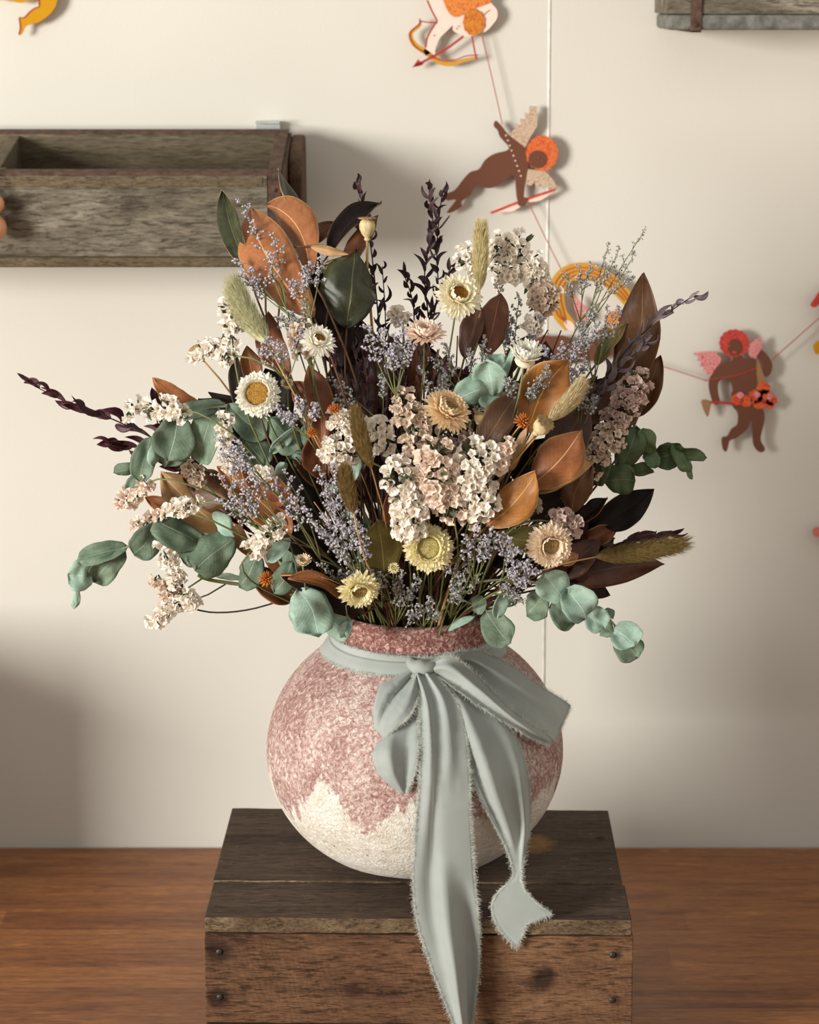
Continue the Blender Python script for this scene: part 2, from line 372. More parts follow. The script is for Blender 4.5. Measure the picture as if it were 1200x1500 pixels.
# ================================================================ ribbon
k = N('ribbon_cloth'); ob = k.coord(); n = k.noise(ob, 14, 3)
w1 = k.new('ShaderNodeTexWave', bands_direction='X'); w1.inputs['Scale'].default_value = 900; k.l.new(ob, w1.inputs[0])
w2 = k.new('ShaderNodeTexWave', bands_direction='Z'); w2.inputs['Scale'].default_value = 900; k.l.new(ob, w2.inputs[0])
k.bump(k.math('ADD', w1.outputs[1], w2.outputs[1]), .12, .0003)
k.b.inputs['Sheen Weight'].default_value = .25
CLOTH = k.fin(k.ramp(n, [(.3, lin((156,162,157))), (.7, lin((178,184,179)))]), .75, .15, .22)
FRAY = plain('ribbon_fray', (240,242,234), .8, trans=.45)
rib = thing('ribbon_bow', 'pale sage-blue frayed cloth ribbon tied in a bow round the vase neck', 'ribbon', vase_pt(615, 985, .004))
def fray(edge, side, mb, dens=1.0, L=.0036):
    for a, b, c in zip(edge, edge[1:], side):
        n_ = max(1, int((b-a).length / .0002 * dens)); out = (a - c).normalized()
        for _ in range(n_):
            p = a.lerp(b, R.random()) + (CAM-a).normalized()*.0006 - out*R.uniform(0,.0016); l = L * (.3 + R.random()**2)
            d = (out + Vector((R.uniform(-1,1), R.uniform(-.9,.3), R.uniform(-1,1)))*1.0).normalized()
            q = p + d*l*.55; e = q + (d + Vector((R.uniform(-1,1), R.uniform(-.8,.2), R.uniform(-1,1)))*.8).normalized()*l*.6
            mb.tube([p - out*.001, q, e], [.00013, .00012, .00007], 3, False)
def strip(name, st, folds=(), nl=34, nw=12, off=.003, fr=(1, 1), ends=False, notch=0):
    S = catmull(st, nl); grid = []
    for i, s_ in enumerate(S):
        lx, ly, rx, ry = s_[:4]; o_ = s_[4] if len(s_) > 4 else 0
        row = []
        for j in range(nw+1):
            u = j/nw; t = i/(nl-1)
            b = sum(amp * math.exp(-((u - (c0 + (c1-c0)*t))/wd)**2) * math.sin(PI*min(1, max(0, (t-t0)/(t1-t0)))) for (c0, c1, wd, amp, t0, t1) in folds)
            X_, Y_ = lerp(lx, rx, u), lerp(ly, ry, u)
            if notch and t > .86:
                mx, my = (S[int(.86*nl)][0]+S[int(.86*nl)][2])/2, (S[int(.86*nl)][1]+S[int(.86*nl)][3])/2; q_ = notch*(t-.86)/.14*(1-abs(2*u-1)); X_ += (mx-X_)*q_; Y_ += (my-Y_)*q_
            row.append(vase_pt(X_, Y_, max(.0015, off + o_ + b)))
        grid.append(row)
    mb = MB(); vs = [p for r in grid for p in r]; m = nw+1
    mb.add(vs, [(i*m+j, i*m+j+1, (i+1)*m+j+1, (i+1)*m+j) for i in range(nl-1) for j in range(nw)], [(j/nw, i/nl) for i in range(nl) for j in range(nw+1)])
    o = mb.build(name, CLOTH, rib); solidify(o, .0004)
    mf = MB()
    if fr[0]: fray([r[0] for r in grid], [r[1] for r in grid], mf, fr[0])
    if fr[1]: fray([r[-1] for r in grid], [r[-2] for r in grid], mf, fr[1])
    if ends: fray(grid[-1], grid[-2], mf)
    if mf.v: mf.build('frayed_edge', FRAY, o)
    return o
strip('tail', [(645,996,662,1003,.001), (660,1030,712,1032,.004), (670,1080,752,1072,.008), (686,1130,771,1120,.010), (703,1170,777,1165,.010), (727,1215,777,1212,.010), (744,1252,770,1250,.010), (750,1284,765,1283,.009), (728,1308,768,1300,.008), (719,1330,782,1318,.010), (730,1360,797,1330,.012), (757,1391,809,1339,.013)],
      [(.3,.45,.13,.014,0,.55), (.85,.8,.1,.009,.1,.7), (.1,.1,.1,-.008,.1,.5), (.5,.5,.2,-.008,.6,1)], nl=70, ends=True, notch=.42)
strip('tail', [(604,986,634,986,.006), (612,1030,668,1024,.009), (614,1090,683,1070,.010), (613,1150,689,1130,.010), (608,1220,691,1200,.010), (604,1290,696,1280,.011), (610,1350,702,1350,.012), (630,1415,703,1410,.012), (648,1462,698,1462,.012), (664,1502,693,1500,.012), (676,1530,688,1530,.012)],
      [(.25,.15,.07,.009,-.3,.5), (.55,.45,.14,.016,.45,1.05), (.85,.8,.10,-.012,.5,.95), (.7,.35,.1,.009,-.3,.35), (.3,.3,.12,-.006,.3,.7)], nl=80, nw=16, ends=True)
strip('bow_loop', [(566,1078,612,1034,.001), (551,1092,614,1074,.008), (546,1110,614,1105,.012), (558,1138,608,1135,.008), (588,1163,597,1162,.001)], [(.3,.4,.14,.011,0,1), (.75,.7,.1,-.006,0,1)], fr=(0, 1))
strip('bow_loop', [(602,980,613,992,.003), (574,994,613,1022,.010), (556,1006,602,1048,.014), (547,1040,582,1066,.013), (549,1068,564,1082,.004)], [(.45,.35,.07,-.011,-.1,.9), (.75,.8,.08,.009,-.3,.8), (.2,.2,.08,.006,-.3,.6)], fr=(0, 1))
strip('bow_loop', [(640,966,650,986,.001), (682,952,690,985,.004), (735,966,735,1028,.006), (790,1003,785,1065,.008), (836,1033,814,1086,.012)], [(.4,.35,.1,.009,-.3,1), (.75,.7,.1,-.005,0,1)], ends=True)
strip('bow_loop', [(628,974,640,990,.006), (656,957,668,1010,.014), (694,984,710,1040,.015), (740,1030,755,1068,.013), (785,1064,795,1089,.011), (812,1078,806,1094,.010)], [(.4,.55,.16,.011,-.2,1), (.85,.9,.1,-.005,-.3,.6)])
# band round the neck, two narrow layers
for lay, (z0, z1, of, tw) in enumerate(((.229, .239, .0022, .0012), (.221, .233, .0038, -.001))):
    mb = MB(); m = 7; vs = []; E0 = []; E1 = []; E0b = []; E1b = []
    for i in range(97):
        a = 2*PI*i/96
        row = []
        for j in range(m):
            z = lerp(z0, z1, j/(m-1)) + CT + tw*math.sin(a*2+lay) - .002*math.cos(a+PI/2); rr = vR(z) + of + .0016*math.sin(j/(m-1)*PI)
            row.append(Vector((XV + rr*math.cos(a), YV + rr*math.sin(a), z)))
        vs += row; E0.append(row[0]); E1.append(row[-1]); E0b.append(row[1]); E1b.append(row[-2])
    mb.add(vs, [(i*m+j, i*m+j+1, (i+1)*m+j+1, (i+1)*m+j) for i in range(96) for j in range(m-1)])
    o = mb.build('neck_band', CLOTH, rib); solidify(o, .0004)
    mf = MB(); (fray(E0, E0b, mf, .8, .003) if lay else fray(E1, E1b, mf, .8, .003)); mf.build('frayed_edge', FRAY, o)
mb = MB(); kp = [vase_pt(x, y, o_) for x, y, o_ in ((600,968,.003), (606,974,.009), (616,978,.012), (628,978,.011), (640,972,.004))]
mb.tube(catmull([tuple(p) for p in kp], 16), [.003 + .0042*math.sin(PI*(i+1)/17) for i in range(16)], 14)
for v in mb.v: v += Vector((0, 0, 1)) * noise.noise(v*180) * .0018
mb.build('knot', CLOTH, rib)
# ================================================================ brick-mould boxes on the wall
GREYW = wood_mat('weathered_grey_wood', [(78,70,58), (112,104,90), (138,130,114), (178,170,154)], 0, 8, 5, .9, .85, bd=.002, knots=[(-.105,-.17,.055,.016,(74,62,52)), (-.31,-.17,.05,.05,(52,40,32))], dist=3.0)
INW = wood_mat('weathered_inner_wood', [(70,60,46), (98,88,70), (122,110,90), (150,138,114)], 0, 7, 7, .6, .85)
ENDW = wood_mat('end_block_wood', [(66,48,36), (96,74,58), (118,96,78)], 2, 8, 5, .6, .85)
TANEDGE = wood_mat('pale_edge_wood', [(84,72,54), (112,99,78), (142,128,102)], 0, 18, 4, .8, .85)
RUST = plain('rusty_iron', (86,64,54), .85, .3, var=.35, sc=120)
def build_box(root, x0, x1, h, dep, tilt, zb, ydepth_parts):
    M = Matrix.Translation(root.location) @ Matrix.Rotation(tilt, 4, 'X')
    def bx(name, a, b, m, bw=.0012, obj=None):
        mb = MB(); mb.box(a, b)
        n_ = len(mb.v); mb.v = [M @ v for v in mb.v]
        o = mb.build(name, m, root, smooth=False); bevel(o, bw); return o
    return M, bx
# left box; local frame: origin at its bottom back edge, y towards the wall, z up
dB = .168; TI = math.radians(12)
pb = P(425, 190, -.002)
boxh = .108
bl = thing('brick_mould_box', 'long weathered grey wooden box with rusty iron bands hung on the wall at upper left', 'wall box', (P(400, 300, 0).x, -.0415, 0))
# position from its front top rim
pf = P(392, 253, -.195)
root_y = pf.y + dB*math.cos(TI) + boxh*math.sin(TI); root_z = pf.z + dB*math.sin(TI)*1.0 - boxh*math.cos(TI)
bl.location = (pf.x, min(root_y, -.012), root_z)
M, bx = build_box(bl, 0, 0, boxh, dB, TI, 0, None)
M = Matrix.Translation(bl.location) @ Matrix.Rotation(TI, 4, 'X')
XL = -.52
bx('front_board', (XL, -dB, .0125), (.0, -dB+.013, boxh-.0025), GREYW)
bx('front_lip', (XL, -dB-.0007, boxh-.016), (-.004, -dB+.012, boxh-.0035), TANEDGE, .002)
bx('back_board', (XL, -.013, .0125), (.0, 0, boxh), INW)
bx('base_board', (XL, -dB-.002, 0), (.006, 0, .012), TANEDGE, .003)
bx('end_board', (.0003, -dB, .0125), (.018, -.0002, boxh-.002), ENDW)
xi = -.305
bx('partition', (xi, -dB+.0135, .0125), (xi+.012, -.0135, boxh-.002), INW)
bx('iron_band', (XL, -dB-.0012, boxh-.0026), (.003, -dB+.014, boxh+.0006), RUST, .0006)
bx('iron_band', (.0005, -dB-.0022, .0), (.0145, -dB-.0001, boxh+.001), RUST, .0006)
bx('iron_band', (.0005, -dB-.0018, boxh-.0015), (.0145, .002, boxh+.0015), RUST, .0006)
bx('iron_band', (XL, -.014, boxh), (.003, .001, boxh+.002), RUST, .0006)
# rounded end block (the mould's handle)
mb = MB(); pts = []
for i in range(25):
    a = PI*i/24; pts.append((.0185 + .0*a, -.045 + .042*math.cos(a)*1.0, 0))
prof = [(-.001, .0), (-.001, .100), (-.006, .106), (-.05, .106), (-.09, .1), (-.104, .085), (-.104, .02), (-.09, .003)]
for xx in (.0185, .034): mb.v += [M @ Vector((xx, y, z)) for y, z in prof]; mb.uv += [(0,0)]*8
mb.f = [tuple(range(8)), tuple(range(15, 7, -1))] + [(i, i+8, (i+1) % 8+8, (i+1) % 8) for i in range(8)]; mb.mi = [0]*10
bevel(mb.build('end_handle', ENDW, bl, smooth=False), .004, 4)
NAILH = [(-.02, .09), (-.3, .09)]
for x, z in ((.0075, .05), (.0075,.09)):
    mb = MB(); mb.lathe([(.003,0), (.0025,.001), (0,.0013)], M @ Vector((x, -dB-(.0022 if x > 0 else 0), z)), (0,-1,0), 10); mb.build('nail', RUST, bl)
hk = P(393, 181, -.004)
mb = MB(); mb.box((hk.x-.0145, -.012, hk.z-.012), (hk.x+.0145, -.0005, hk.z+.003)); mb.box((hk.x-.0145, -.024, hk.z+.001), (hk.x+.0145, -.012, hk.z+.003))
o = mb.build('wall_bracket', plain('galvanised', (176,180,176), .4, .5), smooth=False, origin=hk); bevel(o, .0008)
tag(o, 'small pale metal wall bracket at the back edge of the long weathered box', 'bracket')
# right box, seen only at its lower left corner
pr_ = P(976, 44, -.12)
br = thing('brick_mould_box', 'weathered grey wooden box with one iron strap at the top right edge of the photo', 'wall box', pr_)
z0 = pr_.z; x0 = pr_.x
def bx2(name, a, b, m, bw=.001):
    mb = MB(); mb.box((x0+a[0], -.12+a[1], z0+a[2]), (x0+b[0], -.12+b[1], z0+b[2])); o = mb.build(name, m, br, smooth=False); bevel(o, bw); return o
bx2('base_board', (.002, -.001, 0), (.5, .118, .0172), plain('painted_edge', (112,110,104), .8, .2, var=.3, sc=90), .004)
bx2('front_board', (.0, .0, .0177), (.5, .012, .115), GREYW)
bx2('back_board', (.0, .106, .0177), (.5, .118, .115), INW)
bx2('end_board', (-.0, .0125, .0177), (.014, .1055, .115), GREYW)
bx2('iron_strap', (.0265, -.003, -.0025), (.0385, -.0012, .117), RUST, .0004)
bx2('iron_strap', (.0265, -.003, -.0025), (.0385, .118, -.0005), RUST, .0004)
mb = MB(); mb.lathe([(.0032,0), (.0028,.001), (0,.0014)], pr_ + Vector((.0325, -.003, .006)), (0,-1,0), 10); mb.build('nail', RUST, br)
# wooden beads hanging over the left box
YB = -.205 - .016
bd_mat = plain('peach_bead', (226,164,118), .45, .35, var=.06)
for nm, px, py, r in (('upper', -7, 299, 13.5), ('lower', -10, 334, 20)):
    p = P(px, py, pf.y - .014); r *= 2.35/F
    mb = MB(); mb.lathe([(max(.0012, r*math.sin(PI*i/20)), -r*math.cos(PI*i/20)) for i in range(1, 20)], p, n=28)
    o = mb.build('wooden_bead', bd_mat, origin=p)
    tag(o, nm + ' of two peach wooden beads hanging in front of the box at the left edge', 'bead')
p0 = P(-7, 299, pf.y - .014); 
mb = MB(); mb.tube([P(-10, 352, pf.y-.014), P(-10, 334, pf.y-.014), p0, P(-6, 262, pf.y-.014), Vector((P(-6,252,pf.y-.004).x, pf.y-.003, pf.z+.003)), Vector((p0.x, pf.y+.05, pf.z+.001))], .0009, 6)
tag(mb.build('bead_string', plain('bead_cord', (170,140,100), .8), origin=p0), 'thin cord threading the two peach beads over the box rim', 'string')

# ================================================================ paper cherub garland
def pm(name, c, pat=None, c2=None, sc=300, th=(.0, .12)):
    k = N(name); ob = k.coord(); n = k.noise(ob, 90, 3)
    a = lin(c); col = k.mix(k.val(n, .3, .7, 0, .18), a, tuple(x*.7 for x in a[:3]) + (1,))
    if pat == 'scales':
        v = k.vor(ob, sc, 'DISTANCE_TO_EDGE'); col = k.mix(k.val(v, th[0], th[1], 1, 0), col, lin(c2))
    elif pat == 'curl':
        v = k.noise(ob, sc, 2, .5, 2.0); col = k.mix(k.val(v, .46, .54), col, lin(c2))
    return k.fin(col, .75, .15)
PBROWN = pm('paper_brown', (104,66,50)); PRED = pm('paper_red', (168,56,54)); PPINK = pm('paper_pink', (232,204,190)); PYEL = pm('paper_yellow', (196,144,52))
PORW = pm('paper_orange_scales', (214,138,66), 'scales', (178,66,48), 330); PORC = pm('paper_orange_curls', (204,138,50), 'curl', (172,78,44), 420)
PREDC = pm('paper_red_curls', (188,66,46), 'curl', (210,122,62), 420); PCRIM = pm('paper_crimson_curls', (160,50,54), 'curl', (200,80,60), 420)
PNET = pm('paper_net_wing', (196,178,154), 'scales', (160,100,84), 380); PNETR = pm('paper_red_net_wing', (216,150,146), 'scales', (166,50,66), 380)
PFLOW = pm('paper_blossoms', (206,110,48), 'curl', (184,44,52), 330); PTAN = pm('paper_tan', (150,112,78)); POCH = pm('paper_ochre', (190,136,20))
YG = -.014
class Cut:
    def __init__(s, name, label, cat, ox, oy, sc, Y=YG, group=None):
        s.ox, s.oy, s.sc, s.Y = ox, oy, sc, Y; s.name = name; s.label = label; s.cat = cat; s.root = None; s.lay = 0
    def pt(s, x, y, Y=None): return P(s.ox + x/s.sc, s.oy + y/s.sc, s.Y if Y is None else Y)
    def base(s, x, y): s.root = thing(s.name, s.label, s.cat, s.pt(x, y))
    def poly(s, nm, pts, mat, lay=0, smooth=True, edge=True):
        n = len(pts)
        if smooth:
            P2 = []
            for i in range(n):
                p0, p1, p2, p3 = pts[i-1], pts[i], pts[(i+1) % n], pts[(i+2) % n]
                for q in range(3):
                    t = q/3; P2.append(tuple(0.5*((2*b)+(-a+c)*t+(2*a-5*b+4*c-d)*t*t+(-a+3*b-3*c+d)*t**3) for a, b, c, d in zip(p0, p1, p2, p3)))
            pts = P2
        Y0 = s.Y - lay*.0009; th = .0016 if lay == 0 else .001
        n = len(pts); mb = MB()
        area = sum(pts[i][0]*pts[(i+1) % n][1] - pts[(i+1) % n][0]*pts[i][1] for i in range(n))
        if area < 0: pts = pts[::-1]
        f = [P(s.ox + x/s.sc, s.oy + y/s.sc, Y0) for x, y in pts]
        mb.v = f + [v + Vector((0, th, 0)) for v in f]; mb.uv = [(0,0)]*(2*n)
        mb.f = [tuple(range(n)), tuple(range(2*n-1, n-1, -1))] + [(i, i+n, (i+1) % n + n, (i+1) % n) for i in range(n)]; mb.mi = [0] + [0] + [1]*n
        return mb.build(nm, [mat, PRED if edge else mat], s.root, smooth=False)
    def stroke(s, nm, pts, w, mat, lay=1, taper=0):
        S = catmull(pts, max(8, len(pts)*4)); n = len(S); Lp = []; Rp = []
        for i, (x, y) in enumerate(S):
            x0, y0 = S[max(0, i-1)]; x1, y1 = S[min(n-1, i+1)]; d = math.hypot(x1-x0, y1-y0) or 1
            ww = w/2 * (1 - taper*abs(2*i/(n-1)-1)**2); nx, ny = -(y1-y0)/d*ww, (x1-x0)/d*ww
            Lp.append((x+nx, y+ny)); Rp.append((x-nx, y-ny))
        # quads, so concave curls stay clean
        Y0 = s.Y - lay*.0009; th = .001; mb = MB()
        for pr in (Lp, Rp):
            for x, y in pr: mb.v.append(P(s.ox + x/s.sc, s.oy + y/s.sc, Y0))
        mb.v += [v + Vector((0, th, 0)) for v in mb.v[:2*n]]; mb.uv = [(0,0)]*(4*n)
        for i in range(n-1):
            mb.f += [(i, i+1, n+i+1, n+i), (2*n+i, 3*n+i, 3*n+i+1, 2*n+i+1), (i, 2*n+i, 2*n+i+1, i+1), (n+i, n+i+1, 3*n+i+1, 3*n+i)]
        mb.f += [(0, n, 3*n, 2*n), (n-1, 3*n-1, 4*n-1, 2*n-1)]; mb.mi = [0]*len(mb.f)
        return mb.build(nm, mat, s.root, smooth=False)
    def blob(s, nm, cx, cy, rx, ry, mat, lay=1, wob=.08, n=22):
        pts = [(cx + rx*math.cos(2*PI*i/n)*(1+wob*(i % 2)), cy + ry*math.sin(2*PI*i/n)*(1+wob*(i % 2))) for i in range(n)]
        return s.poly(nm, pts, mat, lay, smooth=False)
# top centre: pink cherub upside down with bow
c = Cut('paper_cherub', 'pink paper cherub with orange curls and yellow bow cut off by the top edge', 'paper cutout', 580, 0, 4.286); c.base(450, 0)
c.poly('body', [(180,-120),(205,30),(235,85),(258,130),(225,180),(195,240),(185,300),(172,325),(200,355),(240,350),(250,300),(275,240),(320,195),(358,160),(358,190),(400,215),(460,228),(500,215),(560,200),(605,158),(636,112),(634,60),(600,20),(560,-60),(400,-130)], PPINK)
c.poly('wing', [(300,-40),(305,20),(330,75),(372,108),(430,88),(480,60),(545,35),(595,12),(590,-50),(450,-90)], PORW, 1)
c.blob('hair', 490, 140, 66, 80, PORC, 2)
c.stroke('outline', [(195,0),(228,75),(258,128)], 7, PRED, 1); c.stroke('outline', [(258,130),(200,225),(185,300)], 7, PRED, 1)
c.stroke('outline', [(590,62),(560,85),(545,110)], 4, PTAN, 1)
c.stroke('bow', [(150,118),(150,160),(100,200),(96,240),(125,285),(180,322),(235,362),(300,398),(370,398),(440,375),(515,362)], 34, PYEL, 0, .7)
c.stroke('bow', [(150,118),(146,150),(92,198),(90,240),(120,290),(178,330)], 7, PRED, 1); c.stroke('bow', [(235,362),(300,382),(370,378),(440,352),(518,345)], 7, PRED, 1)
c.stroke('arrow', [(125,412),(300,318),(425,228)], 15, PRED, 1); c.poly('arrow', [(102,425),(140,372),(160,392),(205,362),(165,410)], PRED, 1, False)
c.stroke('bow_string', [(150,132),(205,140),(258,142)], 8, PRED, 1); c.stroke('bow_string', [(478,225),(490,290),(505,372)], 10, PRED, 1)
for x, y in ((382,180),(395,165),(240,222)): c.blob('feature', x, y, 5, 4, PTAN, 1)
# brown cherub below it
c = Cut('paper_cherub', 'brown paper cherub with red-orange hair flying sideways under the pink one', 'paper cutout', 580, 0, 4.286); c.base(760, 1050)
c.poly('body', [(628,757),(665,790),(712,850),(790,910),(832,955),(835,1020),(818,1110),(805,1235),(818,1285),(780,1295),(760,1245),(752,1170),(745,1105),(700,1115),(645,1160),(590,1182),(540,1172),(500,1168),(472,1220),(415,1262),(412,1300),(345,1335),(322,1330),(365,1275),(375,1252),(320,1258),(308,1222),(368,1195),(420,1130),(468,1080),(522,1062),(560,1005),(620,965),(712,935),(655,862),(640,820),(614,790)], PBROWN)
c.poly('wing', [(715,840),(750,805),(745,775),(785,785),(780,745),(815,750),(810,705),(838,715),(838,665),(888,668),(888,790),(845,860),(808,935),(750,885)], PNET, -.6, False)
c.poly('wing', [(815,1060),(940,1075),(990,1130),(1022,1195),(985,1180),(975,1205),(948,1160),(930,1192),(905,1152),(885,1185),(868,1145),(845,1170),(812,1145)], PNET, -.6, False)
c.blob('hair', 918, 962, 98, 108, PREDC, 1, .06, 30); c.blob('face', 890, 1000, 58, 56, PBROWN, 2, .0); c.blob('feature', 895, 990, 6, 6, PRED, 3); c.blob('feature', 850, 1020, 6, 6, PRED, 3)
c.poly('bow', [(595,1338),(640,1305),(720,1282),(800,1262),(900,1225),(1002,1188),(960,1225),(900,1262),(820,1272),(780,1300),(730,1328),(660,1330)], PPINK, 1)
c.stroke('bow_string', [(595,1338),(800,1258),(1002,1190)], 14, PCRIM, 2)
c.poly('hand', [(768,1250),(820,1240),(822,1278),(800,1295),(770,1290)], PBROWN, 3)
for i in range(9):
    t = i/8; x = lerp(692, 785, t); y = lerp(850, 1105, t); c.blob('strap_dot', x, y, 6, 5, PPINK, 1, 0, 8)
# yellow crescent cherub behind the bouquet
c = Cut('paper_cherub', 'paper cherub holding a yellow crescent partly hidden behind the upper right flowers', 'paper cutout', 780, 320, 4.286); c.base(330, 560)
c.poly('body', [(0,745),(60,732),(130,742),(190,735),(250,760),(300,810),(420,700),(520,690),(560,760),(500,860),(330,900),(200,910),(60,880),(-30,840)], PBROWN)
c.stroke('crescent', [(240,680),(175,600),(150,500),(165,410),(230,345),(320,330),(420,358),(520,420),(610,520)], 104, PYEL, 1, .22)
for dx in (-22, 0, 22): c.stroke('red_line', [(215,660+dx*.3),(178+dx,600),(155+dx,500),(170+dx,412+dx*.6),(232+dx*.6,345+dx),(322,330+dx),(420-dx*.4,358+dx),(515-dx*.6,422+dx),(600-dx,515)], 5, PRED, 2)
c.poly('wing', [(262,480),(300,520),(345,560),(350,640),(290,640),(262,560)], PNETR, 1, False); c.poly('ribbon_end', [(200,640),(250,650),(268,700),(215,690)], PPINK, 2)
c.blob('hair', 520, 640, 62, 58, PORW, 2)
# right-hand cherub
c = Cut('paper_cherub', 'brown paper cherub with crimson hair and flower skirt on the right wall', 'paper cutout', 980, 400, 4.6875); c.base(520, 800)
c.poly('body', [(345,628),(432,602),(440,560),(500,560),(520,588),(600,598),(612,720),(592,800),(572,900),(642,930),(658,1000),(637,1100),(632,1150),(662,1210),(630,1232),(592,1202),(576,1150),(570,1012),(540,1070),(470,1130),(420,1150),(406,1200),(390,1228),(368,1200),(364,1130),(400,1120),(430,1070),(470,1038),(472,960),(435,910),(430,830),(438,800),(410,722),(345,745),(340,820),(352,890),(310,902),(280,820),(274,740),(300,690)], PBROWN)
c.poly('arm', [(588,532),(640,528),(690,580),(712,640),(692,700),(652,706),(640,622),(600,580)], PBROWN, 0)
c.poly('wing', [(165,552),(240,540),(320,540),(362,590),(342,640),(305,700),(285,695),(262,700),(255,672),(235,675),(240,645),(215,640),(222,610),(195,600),(205,578)], PNETR, -.6, False)
c.poly('wing', [(545,500),(590,455),(632,435),(640,512),(600,580),(570,585),(548,560)], PNETR, 1, False)
c.blob('hair', 450, 482, 100, 92, PCRIM, 1, .07, 30); c.blob('face', 452, 510, 50, 58, PBROWN, 2, 0); c.blob('feature', 405, 500, 16, 8, PCRIM, 3); c.blob('feature', 450, 545, 16, 9, PCRIM, 3)
c.poly('quiver', [(604,598),(630,640),(662,742),(610,748)], PTAN, 1)
for x, y, r in ((470,868,40),(530,878,42),(595,850,48),(660,850,52),(705,875,38),(650,790,44),(620,900,36),(690,905,30)): c.blob('blossom', x, y, r, r*.9, PFLOW, 1.4, .18, 18)
for x, y in ((490,838),(605,835),(690,850)): c.blob('blossom', x, y, 22, 20, PNETR, 2.4, .2, 14)
c.stroke('arrow', [(285,888),(360,890),(432,898)], 16, PRED, 1); c.poly('arrow', [(225,872),(288,880),(282,940),(265,988),(235,930)], PTAN, 1)
c.stroke('string_across_body', [(245,738),(400,712),(470,700),(600,655)], 5, PCRIM, 1)
# edge pieces
c = Cut('paper_cherub', 'crimson and ochre paper cherub mostly cut off by the right edge', 'paper cutout', 980, 400, 4.6875); c.base(1070, 330)
c.poly('body', [(972,222),(1005,170),(1031,130),(1080,80),(1180,60),(1200,500),(1080,520),(1052,300),(1040,215),(1010,235)], PCRIM)
c.poly('foot', [(1000,490),(1031,462),(1080,440),(1100,500),(1060,530),(1015,560),(995,520)], POCH, 1)
c = Cut('paper_cherub', 'tiny tip of a pink paper cutout at the right edge halfway down', 'paper cutout', 1180, 760, 1); c.base(22, 20)
c.poly('foot', [(11,18),(16,13),(30,12),(60,0),(70,30),(40,40),(20,27),(13,25)], pm('paper_rose', (206,120,108)))
c = Cut('paper_cherub', 'ochre paper cherub leg with red outline at the top left corner', 'paper cutout', 0, 0, 8.571); c.base(500, 0)
c.poly('leg', [(500,-300),(485,-40),(488,80),(440,98),(370,150),(305,218),(242,225),(250,300),(252,360),(232,428),(255,442),(290,400),(320,335),(400,300),(490,275),(600,200),(680,110),(720,0),(760,-300)], POCH, 0)
c.poly('arm', [(-80,-60),(-60,0),(60,2),(160,15),(230,32),(295,32),(340,5),(420,2),(430,-80)], POCH, -.5)
c.stroke('red_outline', [(486,-40),(488,80),(440,98),(370,150),(305,218),(242,225),(250,300),(252,360),(236,428)], 13, PRED, .8)
# garland thread
TH = plain('garland_thread', (176,84,84), .7)
for nm, pts in (('between the pink and the upper brown paper cherub', [(706,52),(720,110),(736,182)]), ('from the upper brown cherub to the yellow crescent', [(771,290),(800,350),(826,402)]),
                ('from the bouquet to the right-hand cherub', [(900,520),(965,535),(1036,558)]), ('from the right-hand cherub to the right edge', [(1130,528),(1200,466),(1222,446)])):
    pp = [P(x, y, YG + .0005) for x, y in pts]; mb = MB(); mb.tube(catmull([tuple(p) for p in pp], 14), .0006, 6)
    tag(mb.build('garland_thread', TH, origin=pp[0]), 'fine red thread running ' + nm, 'thread')
# ================================================================ dried bouquet
MOUTH = Vector((XV, YV, CT + .225))
def dome(px, py):
    x = (px-600)/430; y = (py-680)/(400 if py < 680 else 250); r = x*x + y*y
    return .015 + .15*math.sqrt(max(0, 1-r))
def at(px, py, f=None, df=0):
    return P(px, py, YV - ((dome(px, py) if f is None else f) + df))
def anchor(px=600):
    a = R.uniform(0, 2*PI); r = .045*math.sqrt(R.random())
    return MOUTH + Vector((r*math.cos(a)*.7 + max(-.03, min(.03, (px-600)*.00008)), r*math.sin(a), -.03 + R.uniform(-.02, .01)))
def stem_pts(end, endir=None, n=14):
    a = anchor(600 + (end.x-XV)/PXM); L = (end-a).length
    c1 = a + Vector(((end.x-a.x)*.18, (end.y-a.y)*.12, L*.32)); c2 = end - (endir.normalized()*L*.3 if endir is not None else (end-c1)*.35)
    rimz = CT + .285
    if end.z < rimz + .03: c1 = a + Vector(((end.x-a.x)*.25, (end.y-a.y)*.25, .105)); c2.z = max(c2.z, rimz + R.uniform(.0, .035))
    out = []
    for i in range(n):
        t = i/(n-1); out.append(a*(1-t)**3 + c1*3*t*(1-t)**2 + c2*3*t*t*(1-t) + end*t**3)
    return out
def mkstem(parent, end, mat, r=.0011, endir=None, name='stem', r1=None):
    mb = MB(); pts = stem_pts(end, endir); rr = [lerp(r, r1 if r1 else r*.75, i/13) for i in range(14)]
    for i, p in enumerate(pts[1:-1]): p += Vector((R.uniform(-1,1), R.uniform(-1,1), 0))*.0008
    mb.tube(pts, rr, 6); return mb.build(name, mat, parent)
def viewv(p): return (CAM - p).normalized()
def prof_mag(t): return (max(t, 1e-4)**.62) * (1 - t**2.2)**1.0 * 1.80
def prof_euc(t): return (max(t, 1e-4)**.40) * (1 - t**3.6)**.52 * 1.17
def prof_lance(t): return (max(t, 1e-4)**.5) * (1 - t**1.8) * 1.75
